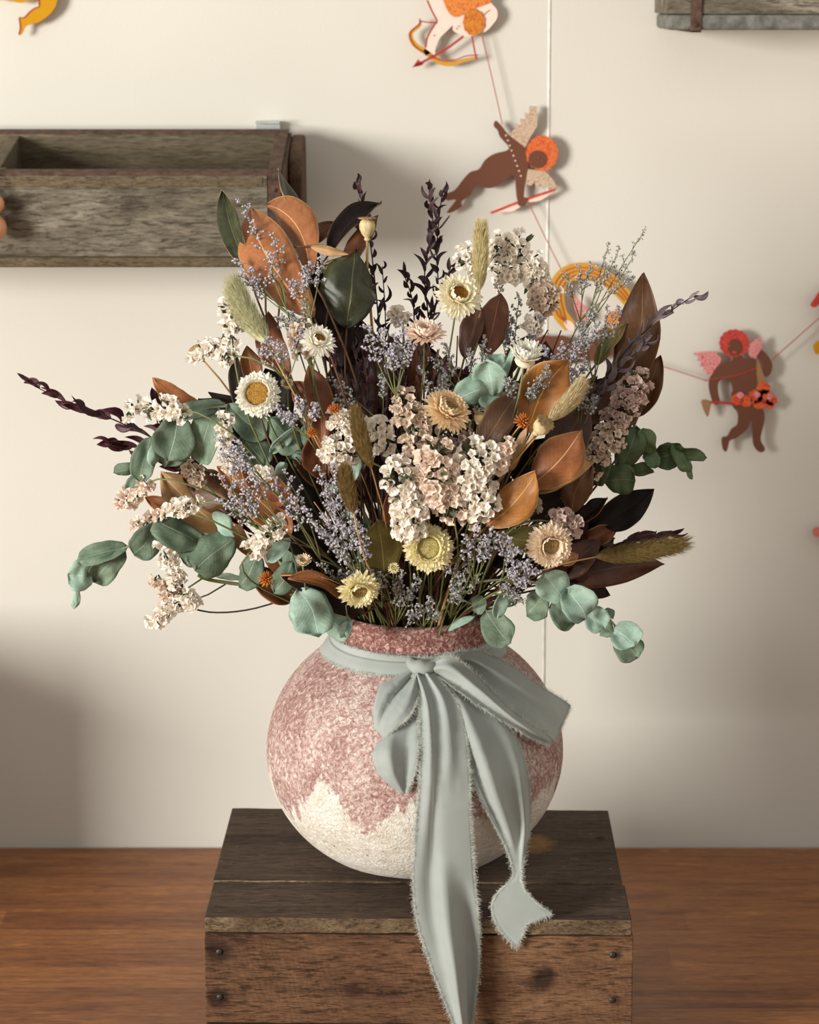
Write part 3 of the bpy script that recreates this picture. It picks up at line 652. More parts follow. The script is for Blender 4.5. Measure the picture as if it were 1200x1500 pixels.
def blade(mb, base, tip, w, prof, roll=0, cup=.15, bow=0, arch=.06, wave=.0, twist=0, n=14, m=8, tipcurl=0, seed=0, mi=0, rough=.06):
    ax = tip - base; L = ax.length; V = viewv((base+tip)/2)
    T0 = ax.normalized(); S0 = T0.cross(V).normalized(); N0 = S0.cross(T0).normalized()
    roll = math.radians(roll); vs = []; uvs = []
    cs = []
    for i in range(n+1):
        t = i/n
        cs.append(base + ax*t + S0*(bow*L*math.sin(PI*t)) + N0*(arch*L*math.sin(PI*t) + tipcurl*L*max(0, t-.6)**2*4))
    for i in range(n+1):
        t = i/n; T = (cs[min(i+1, n)] - cs[max(i-1, 0)]).normalized()
        S = T.cross(N0).normalized(); Nn = S.cross(T)
        a = roll + math.radians(twist)*t
        S1 = S*math.cos(a) + Nn*math.sin(a); N1 = Nn*math.cos(a) - S*math.sin(a)
        hw_ = w/2*prof(t)*(1 + .09*noise.noise(Vector((t*5, seed, 0))))
        for j in range(m+1):
            s_ = 2*j/m - 1
            z = cup*hw_*abs(s_)**1.6*1.3 + wave*w*math.sin(t*9 + seed + s_*2.2)*abs(s_)
            z += noise.noise(Vector((t*3+seed, s_*1.5, seed*.7)))*w*rough
            vs.append(cs[i] + S1*(s_*hw_) + N1*z); uvs.append((j/m, t))
    q = m+1
    mb.add(vs, [(i*q+j, (i+1)*q+j, (i+1)*q+j+1, i*q+j+1)[::-1] for i in range(n) for j in range(m)], uvs, mi)
    return cs
def magleaf(label, b, t, w, front, back=None, roll=0, cup=.2, bow=0, arch=.08, wave=.03, f=None, df=0, dt=0, twist=0, name='magnolia_leaf', group=None, tipcurl=0):
    B = at(*b, f=f, df=df); Tp = at(*t, f=f, df=df+dt)
    th = thing(name, label, 'dried leaf', B, group)
    fm = BR.get(front) or dict(green=GREEN, olive=OLIVE, black=BLACKGREEN)[front]
    bk = BR.get(back) if back in BR else (dict(green=GREEN, olive=OLIVE, black=BLACKGREEN)[back] if back else BR['brown'])
    mb = MB(); blade(mb, B, Tp, w*PXM*1.1, prof_mag, roll, cup, bow, arch, wave*1.6, twist + R.uniform(-28,28), 20, 10, tipcurl + R.uniform(-.12,.22), seed=R.random()*50, rough=.11)
    o = mb.build('blade', [fm, bk], th); solidify(o, .0006, 0, 1)
    mkstem(th, B + (Tp-B).normalized()*.001, STEM['brown'], .0013, (Tp-B), 'leaf_stalk')
    return th
L_ = magleaf
# -------- upper left magnolia
L_('large orange-brown leaf leaning up over the corner of the weathered box', (460,466), (368,304), 76, 'orange', 'green', cup=-.15, bow=-.06, roll=-8, arch=.1)
L_('narrow dark green leaf with rolled tan edge at the upper left tip of the bouquet', (364,398), (328,286), 34, 'green', 'tan', roll=20, cup=.35, bow=-.03, df=-.01)
L_('brown leaf with dark edge just right of the large orange-brown leaf at upper left', (456,408), (383,294), 56, 'orange', 'black', roll=18, cup=-.3, bow=.12, df=-.015)
L_('tall green leaf with tan fold in front of the end of the weathered box', (468,385), (412,254), 34, 'green', 'tan', roll=-38, cup=.4, bow=-.04, df=-.045)
L_('short brown leaf pointing right beside the tall green leaf at upper left', (452,362), (493,328), 26, 'brown', 'green', roll=20, df=-.03, bow=-.1)
L_('dark rolled leaf rising to the tall purple sprig at the top', (482,372), (556,300), 34, 'black', 'brown', roll=30, cup=.5, df=-.03, bow=-.1)
L_('second dark brown rolled leaf behind the poppy pod at the top', (500,400), (552,318), 30, 'brown', 'black', roll=-25, cup=-.3, df=-.035)
L_('thin tan leaf edge lying across above the shiny green leaf', (455,361), (512,372), 15, 'tan', 'green', roll=-20, cup=.3, df=-.005)
L_('wide shiny dark green leaf behind the left poppy pod', (508,482), (520,366), 82, 'green', 'black', cup=-.25, arch=.12, df=-.03)
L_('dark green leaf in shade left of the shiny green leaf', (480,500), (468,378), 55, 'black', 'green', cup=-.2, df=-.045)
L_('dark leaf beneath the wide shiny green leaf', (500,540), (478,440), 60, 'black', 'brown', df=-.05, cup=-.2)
L_('rust-brown leaf behind the pale green grass head at left', (425,548), (394,458), 42, 'brown', 'black', roll=15, bow=-.12, df=-.01)
L_('orange-brown folded leaf above the left strawflower', (372,572), (362,508), 30, 'orange', 'black', roll=-20, cup=.4, df=-.02)
L_('black-brown curled leaf left of the yellow-centred strawflower', (352,600), (348,520), 26, 'black', 'brown', roll=30, cup=.5, df=-.03)
L_('bright orange-brown leaf pointing left above the eucalyptus', (302,604), (224,553), 34, 'orange', 'brown', roll=-25, cup=.25, bow=-.1, f=.02)
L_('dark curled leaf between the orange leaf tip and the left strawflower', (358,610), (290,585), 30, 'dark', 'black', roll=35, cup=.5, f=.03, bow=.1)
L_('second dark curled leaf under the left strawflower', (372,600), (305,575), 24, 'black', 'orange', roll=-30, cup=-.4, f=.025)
L_('upright russet leaf in the middle left, below the daisy-like flower', (470,662), (452,536), 44, 'brown', 'green', roll=-10, cup=.15, bow=.06, df=-.015, wave=.06)
L_('russet leaf low behind the orange buds at middle left', (470,700), (462,630), 50, 'brown', 'dark', df=-.02)
# centre top
L_('dark brown pointed leaf behind the wheat-coloured grass head at the top', (712,522), (733,430), 46, 'brown', 'black', cup=-.2, df=-.03, wave=.07)
L_('smaller dark brown leaf left of the grass head stem', (680,525), (704,448), 36, 'dark', 'black', cup=.25, df=-.03, roll=15)
L_('dark drooping leaf between the upper flowers at right of centre', (735,560), (772,492), 26, 'dark', 'black', roll=30, df=-.03)
# right
L_('tall brown leaf standing highest at the right side', (905,590), (942,398), 66, 'umber', 'brown', cup=.1, bow=.06, df=-.0, f=.03, arch=.05)
L_('tall brown leaf behind the tallest right-hand leaf, lower and narrower', (935,610), (968,520), 34, 'umber', 'dark', roll=-25, cup=.4, f=.015)
L_('narrow olive-brown leaf left of the tallest right-hand leaf', (872,535), (918,474), 26, 'olive', 'umber', roll=20, cup=.4, f=.03)
L_('brown leaf below the tallest right-hand leaf', (900,640), (942,560), 52, 'umber', 'dark', f=.03, bow=-.1)
L_('large golden-brown leaf with raised tip behind the cream grass head', (772,634), (831,528), 72, 'gold', 'umber', cup=.3, bow=-.08, roll=-8, df=-.01, wave=.04)
L_('reddish-edged leaf leaning right behind the small brown bud', (700,668), (763,570), 46, 'umber', 'green', cup=.1, bow=-.02, roll=10, df=-.01)
L_('orange-brown leaf at far end below the cream grass head', (778,712), (852,630), 64, 'orange', 'tan', cup=-.1, bow=.05, df=.02, wave=.03)
L_('tan underside of a leaf peeping out below the orange-brown leaf', (784,722), (868,676), 38, 'tan', 'brown', cup=.15, bow=-.08, df=.008, roll=-10)
L_('golden-brown oval leaf with pale margin right of the cream blossoms', (714,770), (786,688), 52, 'gold', 'orange', cup=-.15, bow=.07, df=.03, arch=.1)
L_('small tan leaf beside the poppy pod stalk', (748,690), (774,624), 20, 'tan', 'brown', roll=25, df=.015)
L_('dark olive-brown leaf under the orange leaves at right', (838,752), (868,682), 44, 'umber', 'green', cup=-.1, bow=-.1, df=-.01)
L_('dark brown leaf behind the golden leaves at right of centre', (800,690), (862,590), 60, 'dark', 'black', df=-.03)
L_('long near-black leaf pointing right above the grass plume', (856,775), (958,716), 48, 'black', 'brown', roll=-20, cup=.25, bow=.05, f=.05, wave=.06)
L_('smaller near-black leaf over the long one at right', (848,765), (890,730), 26, 'black', 'brown', roll=15, cup=.4, f=.07)
L_('brown leaf with torn edge under the near-black leaf', (850,800), (905,772), 30, 'brown', 'black', roll=20, cup=.3, f=.055)
L_('long red-brown leaf lowest on the right side', (812,856), (974,826), 50, 'dark', 'black', roll=12, cup=-.12, bow=-.05, f=.06, wave=.03)
L_('black underside leaf tip below the long red-brown leaf', (840,850), (894,872), 28, 'black', 'dark', f=.05, cup=-.2)
L_('rust-coloured dark leaf behind the right strawflower', (810,850), (880,790), 44, 'dark', 'brown', f=.07, df=0)
L_('olive-green leaf with tan margin above the right strawflower', (722,782), (836,768), 40, 'olive', 'tan', roll=15, cup=.2, bow=.14, df=.0)
L_('small tan leaf right of the right strawflower', (822,826), (848,812), 18, 'orange', 'tan', df=0)
# low centre / left
L_('olive-green pointed leaf standing in the lower middle', (562,838), (551,754), 58, 'olive', 'brown', cup=.15, bow=.02, df=.01)
L_('russet leaf behind the olive leaf in the lower middle', (582,810), (574,712), 34, 'brown', 'dark', df=-.03)
L_('dark leaf with rolled brown edge hanging over the rim at left', (528,902), (414,842), 46, 'black', 'orange', roll=25, cup=.55, bow=.12, df=.03)
L_('brown leaf edge above the mint eucalyptus at the rim', (512,884), (420,846), 30, 'orange', 'black', roll=-50, cup=.3, bow=.1, df=.045)
L_('brown leaf behind the small orange flower at lower left', (430,880), (366,832), 44, 'brown', 'orange', df=-.02)
L_('large tan-brown leaf behind the purple twigs at left', (352,788), (236,692), 74, 'tan', 'brown', roll=10, cup=.1, f=.02, bow=-.05)
L_('small orange leaf tip at the far left above the lower eucalyptus', (262,752), (212,728), 22, 'orange', 'tan', f=.015)
L_('orange-brown leaf slanting down from the middle left', (425,785), (318,684), 54, 'orange', 'tan', roll=-12, cup=.2, bow=.04, df=-.02)
L_('dark orange leaf under the lilac sprigs at middle left', (440,770), (352,662), 52, 'brown', 'orange', roll=15, df=-.03)
L_('tan leaf with light rim above the lower eucalyptus', (372,820), (298,690), 30, 'tan', 'orange', roll=30, cup=.5, f=.035)
L_('brown leaf low behind the mint leaf at the left of the rim', (462,850), (380,780), 60, 'brown', 'black', df=-.035)
L_('dark green leaf low behind the lilac sprigs', (470,820), (395,735), 50, 'black', 'green', df=-.03)
# shaded leaves deep inside
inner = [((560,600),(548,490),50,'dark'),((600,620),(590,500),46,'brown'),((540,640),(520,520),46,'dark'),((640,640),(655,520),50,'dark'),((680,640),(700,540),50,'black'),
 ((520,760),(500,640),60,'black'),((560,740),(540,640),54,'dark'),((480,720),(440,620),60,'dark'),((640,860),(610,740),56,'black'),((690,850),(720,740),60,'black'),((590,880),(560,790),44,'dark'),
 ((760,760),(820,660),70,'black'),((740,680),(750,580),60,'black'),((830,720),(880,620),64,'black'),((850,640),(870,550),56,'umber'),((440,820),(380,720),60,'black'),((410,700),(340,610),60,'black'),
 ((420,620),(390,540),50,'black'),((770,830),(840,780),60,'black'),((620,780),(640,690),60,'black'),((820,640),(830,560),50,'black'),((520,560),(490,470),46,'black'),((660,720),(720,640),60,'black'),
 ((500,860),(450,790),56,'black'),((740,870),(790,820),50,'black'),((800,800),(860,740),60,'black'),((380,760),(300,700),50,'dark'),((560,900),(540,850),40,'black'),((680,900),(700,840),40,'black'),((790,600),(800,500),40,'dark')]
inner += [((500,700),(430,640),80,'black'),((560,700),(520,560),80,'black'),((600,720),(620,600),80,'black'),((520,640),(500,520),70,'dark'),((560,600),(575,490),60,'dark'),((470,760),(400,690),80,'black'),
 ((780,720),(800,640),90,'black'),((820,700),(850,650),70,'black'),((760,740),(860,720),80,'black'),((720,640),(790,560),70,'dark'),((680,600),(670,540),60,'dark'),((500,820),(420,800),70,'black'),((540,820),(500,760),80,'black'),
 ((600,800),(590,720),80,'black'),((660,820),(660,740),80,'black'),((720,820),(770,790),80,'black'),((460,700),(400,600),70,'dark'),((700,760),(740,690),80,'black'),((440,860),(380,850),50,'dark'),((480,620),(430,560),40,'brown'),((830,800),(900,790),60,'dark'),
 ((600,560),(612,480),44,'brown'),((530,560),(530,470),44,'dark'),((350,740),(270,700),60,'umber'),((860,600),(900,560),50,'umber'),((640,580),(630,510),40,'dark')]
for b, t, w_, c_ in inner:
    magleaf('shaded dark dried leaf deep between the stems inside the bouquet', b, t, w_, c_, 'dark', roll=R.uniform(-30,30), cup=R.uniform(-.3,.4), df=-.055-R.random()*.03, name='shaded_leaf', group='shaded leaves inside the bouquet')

# -------- eucalyptus
def branch(label, path, leaves, mat='sage', r=.0013, stemmat='grey', f0=None):
    # path: [(px,py,f)...] from inside outwards ; leaves: (bx,by,tx,ty,w,roll,df[,mat])
    pts = [P(x, y, YV - f) for x, y, f in path]
    th = thing('eucalyptus_branch', label, 'eucalyptus', pts[-1])
    S = [Vector(p) for p in catmull([tuple(p) for p in pts], 16)]
    mb = MB(); sp = stem_pts(S[0], S[1]-S[0]) + S[1:]
    mb.tube(sp, [lerp(r*1.3, r*.6, i/len(sp)) for i in range(len(sp))], 6); mb.build('stem', STEM[stemmat], th)
    def fat(x): # forward distance along path by x,y proximity
        d = [((x-a)**2 + (y_-b)**2, f) for a, b, f in path]; d.sort(); return d[0][1]
    for lf in leaves:
        bx_, by_, tx, ty, w_, roll, df = lf[:7]; m_ = lf[7] if len(lf) > 7 else mat
        y_ = (by_+ty)/2; f = fat((bx_+tx)/2) + df
        B = P(bx_, by_, YV - f + df*.6); T = P(tx, ty, YV - f)
        mb = MB(); cs = blade(mb, B, T, w_*PXM*1.05, prof_euc, roll, R.uniform(.08,.32)*R.choice((1,-1)), R.uniform(-.07,.07), R.uniform(.02,.14), .035, R.uniform(-22,22), 14, 10, R.uniform(-.3,.25), seed=R.random()*50, rough=.13)
        o = mb.build('leaf', [EU[m_], EU[m_]], th); solidify(o, .0006)
        # petiole to the stem
        q = min(S, key=lambda v: (v-B).length)
        if (q-B).length < .05:
            mp = MB(); mp.tube([q, (q+B)/2 + Vector((0,0,.0006)), B + (T-B)*.03], .0006, 5); mp.build('leaf_stalk', STEM[stemmat], th)
    return th
branch('sage eucalyptus branch arching left from below the yellow-centred strawflower', [(470,700,.09),(400,640,.11),(330,595,.10),(265,620,.09),(215,660,.08),(178,695,.07)],
  [(330,592,250,618,44,-50,0),(318,592,292,680,54,-18,.012),(334,592,392,640,46,15,.012),(260,610,246,675,66,0,.02),(276,640,240,683,60,20,.008),(222,640,204,706,38,-15,.025),(236,645,225,680,26,30,.03,'mint'),
   (206,682,166,692,24,20,.0),(203,694,189,722,22,-20,.01),(395,612,440,660,50,10,.01),(352,640,392,684,46,25,.008),(398,664,434,628,26,-45,.022,'mint'),(412,672,456,672,24,-40,.02,'mint'),(406,700,418,676,18,-30,.02,'mint'),(450,672,446,622,20,40,.012)])
branch('long sage eucalyptus branch stretching furthest left with drooping tip', [(440,840,.08),(360,800,.09),(290,780,.09),(235,790,.075),(190,800,.06),(140,820,.05),(112,850,.05)],
  [(344,788,285,835,64,8,.02),(338,800,318,748,40,50,.008,'mint'),(297,795,228,760,58,-18,.015),(288,800,262,810,60,0,.0),(236,770,196,812,50,10,.01),(187,800,113,820,36,-22,.014),(184,806,138,852,42,20,.003),(134,842,100,842,50,-10,.02,'mint'),(112,862,108,892,14,0,.01,'mint'),
   (378,812,352,860,44,-12,.015),(360,850,318,845,20,50,-.01)])
branch('blue-green eucalyptus leaves hanging over the left of the vase rim', [(540,840,.10),(480,850,.12),(440,860,.13)],
  [(436,862,470,930,70,10,.015,'mint'),(476,895,512,930,44,-20,.005,'mint'),(428,822,402,868,38,12,.0),(424,788,390,822,26,-35,.015,'mint'),(450,880,430,915,40,-20,.008,'mint'),(510,910,498,934,18,50,.01,'mint')])
branch('small mint eucalyptus cluster right of centre above the cream flowers', [(700,700,.10),(712,640,.12),(722,575,.13),(742,520,.12)],
  [(722,578,712,524,52,0,.015,'mint'),(720,560,668,586,46,15,.02,'mint'),(726,578,716,600,40,0,.01,'mint'),(730,560,750,510,20,45,.01),(690,592,664,580,26,30,.005,'mint'),(735,540,716,520,40,40,.005)], 'mint')
branch('dark green eucalyptus branch reaching right at mid height', [(820,740,.07),(870,710,.07),(910,680,.065),(950,662,.055),(990,662,.045),(1010,665,.04)],
  [(907,688,932,626,46,-10,.01),(950,668,942,628,34,25,.02),(920,690,958,688,26,-25,.015),(958,672,990,660,44,-10,.005),(948,662,962,682,28,20,.02),(990,664,985,650,40,30,.0),(988,660,1036,670,24,-40,.012),(984,650,1012,690,34,35,.01),(1008,668,1014,702,12,30,.015),(884,705,932,704,52,-12,.01),(878,712,890,668,24,25,.012),(868,706,880,690,22,20,-.005)], 'forest', stemmat='dark')
branch('pale eucalyptus branch trailing down right past the vase shoulder', [(720,850,.10),(770,850,.13),(825,868,.13),(875,890,.125),(900,915,.12),(925,945,.12)],
  [(826,878,798,840,56,0,.02,'mint'),(830,862,858,906,56,0,.02,'mint'),(810,880,842,912,48,15,0),(800,870,774,902,46,-12,-.004),(862,890,886,920,40,10,.012,'mint'),(886,905,880,930,36,-15,-.004),(912,924,934,956,0.1,0,0),(926,928,905,948,50,8,.025,'mint'),(926,935,922,966,48,-12,.0),(884,895,896,904,20,40,0),(888,905,900,898,14,40,.005)][:6] +
  [(900,922,932,948,52,8,.022,'mint'),(905,925,934,962,46,-10,-.004),(886,893,900,903,16,40,.0)])
branch('dark sage eucalyptus leaves at the right of the rim, overhanging it', [(680,880,.09),(710,890,.105),(740,885,.11)],
  [(712,896,748,942,52,0,.015),(745,862,728,905,24,30,.01,'mint'),(700,900,706,872,26,30,.0),(657,924,690,906,12,20,.03,'mint'),(760,880,728,880,24,30,.0)])
branch('pale blue-green leaves showing among the lilac sprigs left of centre', [(520,780,.13),(515,730,.145),(518,690,.15)],
  [(516,706,524,668,20,20,.0,'mint'),(512,735,500,700,22,-20,.0,'mint'),(515,760,514,735,18,15,0,'mint'),(496,705,486,722,14,0,0,'mint')])
branch('shaded eucalyptus leaves low at left behind the rim leaf', [(470,830,.08),(430,800,.1),(410,790,.11)],
  [(420,840,432,790,44,10,.0),(400,800,380,770,30,20,-.01),(450,850,462,815,30,0,.0)])
branch('green-grey leaves low inside the middle of the bouquet', [(600,900,.05),(540,800,.09),(535,780,.1)], [(545,800,528,762,30,0,0),(560,780,535,770,26,30,0),(530,830,540,800,26,0,0)], 'forest')

# -------- strawflowers
def petalmesh(mb, c, rad, nrm, L, w, elev, t0=0, curl=.25):
    d = rad*math.cos(elev) + nrm*math.sin(elev); up = nrm*math.cos(elev) - rad*math.sin(elev); s = d.cross(up).normalized()
    vs = []; uvs = []
    for i, (t, ww) in enumerate(((0,.55), (.35,.95), (.7,1), (.9,.6), (1,.06))):
        cc_ = c + d*(L*t) + up*(L*curl*t*t)
        for j in (-1, 0, 1): vs.append(cc_ + s*(j*w/2*ww) + up*(.18*w*abs(j))); uvs.append(((j+1)/2, t))
    mb.add(vs, [(i*3+j, i*3+j+1, i*3+j+4, i*3+j+3) for i in range(4) for j in range(2)], uvs)
def straw(label, px, py, r, tilt, col, disc, f=None, df=.03, discr=.42, rows=5, n=30, stem='green', open_=1.0, squash=0):
    p = at(px, py, f=f, df=df); V = viewv(p); S = Vector((1,0,0)); U = V.cross(S).normalized()
    if U.z < 0: U = -U
    nrm = (V + S*tilt[0] + U*tilt[1]).normalized(); r *= PXM
    th = thing('strawflower', label, 'flower', p)
    a0 = nrm.cross(Vector((.2,.1,1))).normalized(); b0 = nrm.cross(a0)
    mb = MB(); dr = r*discr
    for k in range(rows):
        q = k/(rows-1); L = r*lerp(1-discr*.55, .42*(1-discr)+.1, q); n_ = int(lerp(n, n*.8, q)*1.35); el = math.radians(lerp(-14, 62 if tilt[1] > .5 else 44, q**1.1)*open_ + (1-open_)*60)
        for i in range(n_):
            a = 2*PI*(i + .5*(k % 2))/n_ + R.uniform(-.07,.07); rad = a0*math.cos(a) + b0*math.sin(a)
            petalmesh(mb, p + rad*dr*lerp(.6, .92, q) + nrm*(r*.10*q), rad, nrm, L*R.uniform(.86,1.06), r*.185*R.uniform(.85,1.1), el + R.uniform(-.14,.14), curl=lerp(.05, .5, q))
    mb.build('petals', PET[col], th)
    mb = MB(); mb.lathe([(dr*.25, -r*.06), (dr*.9, -.0), (dr*1.0, r*.10), (dr*.92, r*.19), (dr*.72, r*.235), (dr*.5, r*.22), (dr*.3, r*.21), (dr*.12, r*.235), (0, r*.24)], p, nrm, 26, fn=lambda a, t: 1 + .04*math.sin(a*13 + t*9))
    for v in mb.v: v += nrm*noise.noise(v*900)*r*.05
    mb.build('flower_centre', DISC[disc], th)
    mb = MB(); mb.lathe([(0, -r*.34), (r*.12, -r*.32), (r*.34, -r*.16), (r*.42, -r*.03)], p, nrm, 14); mb.build('calyx', PET['blush'], th)
    mkstem(th, p - nrm*r*.3, STEM[stem], .0011, nrm*.6 + Vector((0,0,.4)))
    return th
straw('white strawflower with broad golden centre at the left, above the eucalyptus', 378, 577, 32, (-.25,.12), 'white', 'gold', df=.04, discr=.52, n=40)
straw('white daisy-like strawflower facing up and away, near the left poppy pod', 466, 500, 27, (.35,.75), 'white', 'amber', df=.03, discr=.36, n=22, rows=4)
straw('white strawflower with brown-gold centre near the top middle', 672, 434, 35, (.25,.55), 'cream', 'amber', df=.0, discr=.38, n=26, rows=4)
straw('pink-tinged strawflower seen from the side in the upper middle', 622, 491, 29, (.1,1.5), 'pink', 'tan', df=.03, discr=.3, n=34, open_=.7)
straw('peach strawflower tilted up right in the centre of the bouquet', 655, 602, 35, (.62,.95), 'peach', 'tan', df=.03, discr=.36, n=34)
straw('pale yellow strawflower facing the camera just above the vase rim', 628, 803, 35, (.0,.05), 'yellow', 'olive', df=.035, discr=.44, n=34)
straw('cream strawflower nodding down above the rim at left', 526, 863, 31, (.2,-.75), 'yellow', 'tan', df=.045, discr=.34, n=24)
straw('blush strawflower with tan button centre at lower right', 806, 798, 34, (.3,-.35), 'blush', 'tan', df=.05, discr=.34, n=34)
straw('half-open white strawflower turned sideways at right of centre', 769, 528, 34, (.3,1.5), 'white', 'tan', df=.03, discr=.2, n=22, rows=4, open_=.3)
straw('tiny cream strawflower bud near the rim, left of the yellow flower', 577, 832, 9, (0,.3), 'yellow', 'olive', df=.02, n=12, rows=3)
straw('closed cream strawflower bud right of the yellow-centred one', 421, 565, 12, (0,.6), 'cream', 'tan', df=.02, n=16, open_=.2)
straw('greenish white strawflower bud at lower left above the rim', 444, 824, 14, (.1,.9), 'blush', 'olive', df=.03, n=18, open_=.3)
def orange(label, px, py, r, tilt=(0,.4), df=.03):
    p = at(px, py, df=df); V = viewv(p); nrm = (V + Vector((1,0,0))*tilt[0] + Vector((0,0,1))*tilt[1]).normalized(); r *= PXM
    th = thing('orange_button_flower', label, 'flower', p); mb = MB(); a0 = nrm.cross(Vector((.3,.2,1))).normalized(); b0 = nrm.cross(a0)
    for i in range(34):
        u = math.sqrt((i+.5)/34); a = i*2.39996; d = (nrm*(1.05-u*.8) + (a0*math.cos(a) + b0*math.sin(a))*u).normalized()
        mb.tube([p + d*r*.1, p + d*r*.65, p + d*r*R.uniform(.95,1.15)], [r*.08, r*.12, r*.05], 5)
    mb.build('florets', ORANGE, th); mkstem(th, p, STEM['tan'], .0008)
orange('small orange button flower beside the poppy pod at right', 766, 618, 12)
orange('small orange button flower low on the left near the rim leaf', 391, 848, 12, (-.2,.1))
orange('small orange button flower facing up in the left middle', 490, 602, 10, (.1,1.4))
orange('shaded orange button bud on the russet leaf at left of centre', 457, 634, 8)

# -------- statice
def floret(mb, p, nrm, r):
    a0 = nrm.cross(Vector((.31,.2,.9))).normalized(); b0 = nrm.cross(a0); vs = [p - nrm*r*.75]; uvs = [(0.5, 0)]; ph = R.random()*6
    for k in range(10):
        a = 2*PI*k/10 + ph; vs.append(p + (a0*math.cos(a) + b0*math.sin(a))*r*(.48 if k % 2 else .56) + nrm*r*(-.12 + R.uniform(-.08,.08))); uvs.append((.5,.45))
    for k in range(10):
        a = 2*PI*k/10 + ph + R.uniform(-.12,.12); rr = (1.08 if k % 2 == 0 else .8)*R.uniform(.85,1.12)
        vs.append(p + (a0*math.cos(a) + b0*math.sin(a))*r*rr + nrm*r*((.42 if k % 2 else .12) + R.uniform(-.16,.2))); uvs.append((.5,.9))
    mb.add(vs, [(0, 1+k, 1+(k+1) % 10) for k in range(10)] + [(1+k, 11+k, 11+(k+1) % 10, 1+(k+1) % 10) for k in range(10)], uvs)
def statice(label, path, rad, n, col='statice', df=.02, f=None, fr=6.6, stem='green', name='statice_sprig', joint=None):
    pts = [at(x, y, f=f, df=df) for x, y in path]; c0 = sum(pts, Vector())/len(pts)
    th = thing(name, label, 'dried flower', pts[0]); mb = MB(); mg = MB()
    P_ = [Vector(p) for p in catmull([tuple(p) for p in pts], 12)] if len(pts) > 1 else pts*12
    rad *= PXM
    for i in range(n):
        c = P_[R.randrange(12)]; V = viewv(c)
        d = Vector((R.gauss(0,1), R.gauss(0,1), R.gauss(0,1))).normalized()
        if d.dot(V) < -.15: d = d - V*2*d.dot(V)
        rr = rad*(1 - .25*R.random()); p = c + d*rr
        nn = (d*.8 + V*.35 + Vector((0,0,.15)) + Vector((R.uniform(-.4,.4), R.uniform(-.4,.4), R.uniform(-.4,.4)))).normalized()
        q = fr*PXM*R.uniform(.8,1.15); floret(mb, p, nn, q)
        mg.tube([c + d*rad*.2 - V*.002, p - nn*q*.7], [.0005, q*.26], 5)
    for i in range(max(3, n//6)):
        c = P_[R.randrange(12)]; d = Vector((R.gauss(0,1), R.gauss(0,.6), R.gauss(0,1))).normalized()
        blade(mg, c + d*rad*.4, c + d*rad*1.12 - Vector((0,0,.001)), rad*.3, prof_lance, R.uniform(-60,60), .2, n=5, m=2)
    for a, b in zip(P_, P_[1:]):
        if (b-a).length > 1e-5: mg.tube([a, b], .0008, 5)
    mb.build('blossoms', PET[col], th, smooth=False); mg.build('calyces', CALYX, th)
    if joint:
        j0 = P(joint[0], joint[1], YV - joint[2]); ms = MB(); ms.tube([j0, (j0+P_[0])/2 + Vector((0,0,-.002)), P_[0]], .0008, 6); ms.build('stem', STEM[stem], th)
    else: mkstem(th, P_[0], STEM[stem], .0011, P_[-1]-P_[0] if (P_[-1]-P_[0]).length > .01 else None)
    return th
ST = statice
ST('cream statice left of the pale green grass head', [(340,492),(338,448)], 17, 50)
ST('cream statice at the tip of the upper left edge, round the dry pod', [(335,520),(308,508),(284,522)], 15, 44)
ST('cream statice tuft behind the purple leaves at the far left', [(262,600),(232,596),(190,600)], 18, 64)
ST('pale pink statice at the far left under the round eucalyptus', [(215,708),(182,735)], 15, 38, 'staticepink')
ST('cream statice beside the small orange leaf at far left', [(285,738),(255,745)], 14, 30, 'statice')
ST('blush statice just above the long lower eucalyptus branch', [(250,752),(215,765),(200,772)], 12, 26, 'staticepink')
ST('long yellow-cream statice spike drooping at lower left', [(280,880),(258,845),(236,798)], 14, 70, 'statice', f=.07, fr=7, joint=(330,856,.066))
ST('mauve-beige statice tuft behind the long drooping spike', [(250,872),(232,842)], 14, 30, 'staticebeige', f=.055, joint=(300,845,.065))
ST('lowest cream statice at lower left, on a bare arched stem', [(262,880),(240,898),(226,908)], 14, 46, 'statice', f=.06, joint=(290,893,.06))
ST('cream statice between eucalyptus leaves at lower left', [(365,810),(388,788),(408,768)], 15, 46, df=.035)
ST('beige statice behind the daisy-like strawflower', [(448,510),(442,480)], 20, 40, 'staticebeige', df=.0)
ST('cream statice with green calyces at the top right of centre', [(740,410),(735,365),(765,360)], 25, 80, 'statice', f=.04)
ST('cream statice left of the wheat-coloured grass head', [(690,390),(684,372)], 20, 40, 'statice', f=.035)
ST('cream statice on the right of the top cluster', [(780,410),(775,382)], 24, 60, 'statice', f=.035)
ST('beige statice in front of the yellow paper crescent', [(795,445),(800,430)], 23, 60, 'staticebeige', f=.045)
ST('small cream statice below the top right cluster', [(782,482),(780,468)], 14, 28, 'statice', f=.06)
ST('small cream statice left of the white brown-centred strawflower', [(590,466),(580,458)], 12, 22, 'statice', f=.04)
ST('beige statice spike standing in the centre', [(612,668),(605,625),(592,590)], 24, 100, 'staticebeige', df=.01)
ST('cream statice over the small orange flower at left of centre', [(520,622),(492,615)], 17, 44, df=.01)
ST('cream statice right of the olive grass head', [(560,650),(550,625)], 19, 40, 'statice', df=.005)
ST('cream statice under the russet leaf in the left middle', [(505,664),(485,660)], 20, 50, 'statice', df=.012)
ST('pinkish cream statice at the left of the big central cluster', [(600,768),(600,735),(584,694)], 27, 120, 'statice', df=.03, fr=7.6)
ST('pinkish statice heads in the middle of the big central cluster', [(660,735),(640,705),(640,668)], 31, 130, 'staticepink', df=.03, fr=7.6)
ST('cream statice heads at the right of the big central cluster', [(704,735),(685,700),(700,672)], 30, 130, 'statice', df=.03, fr=7.6)
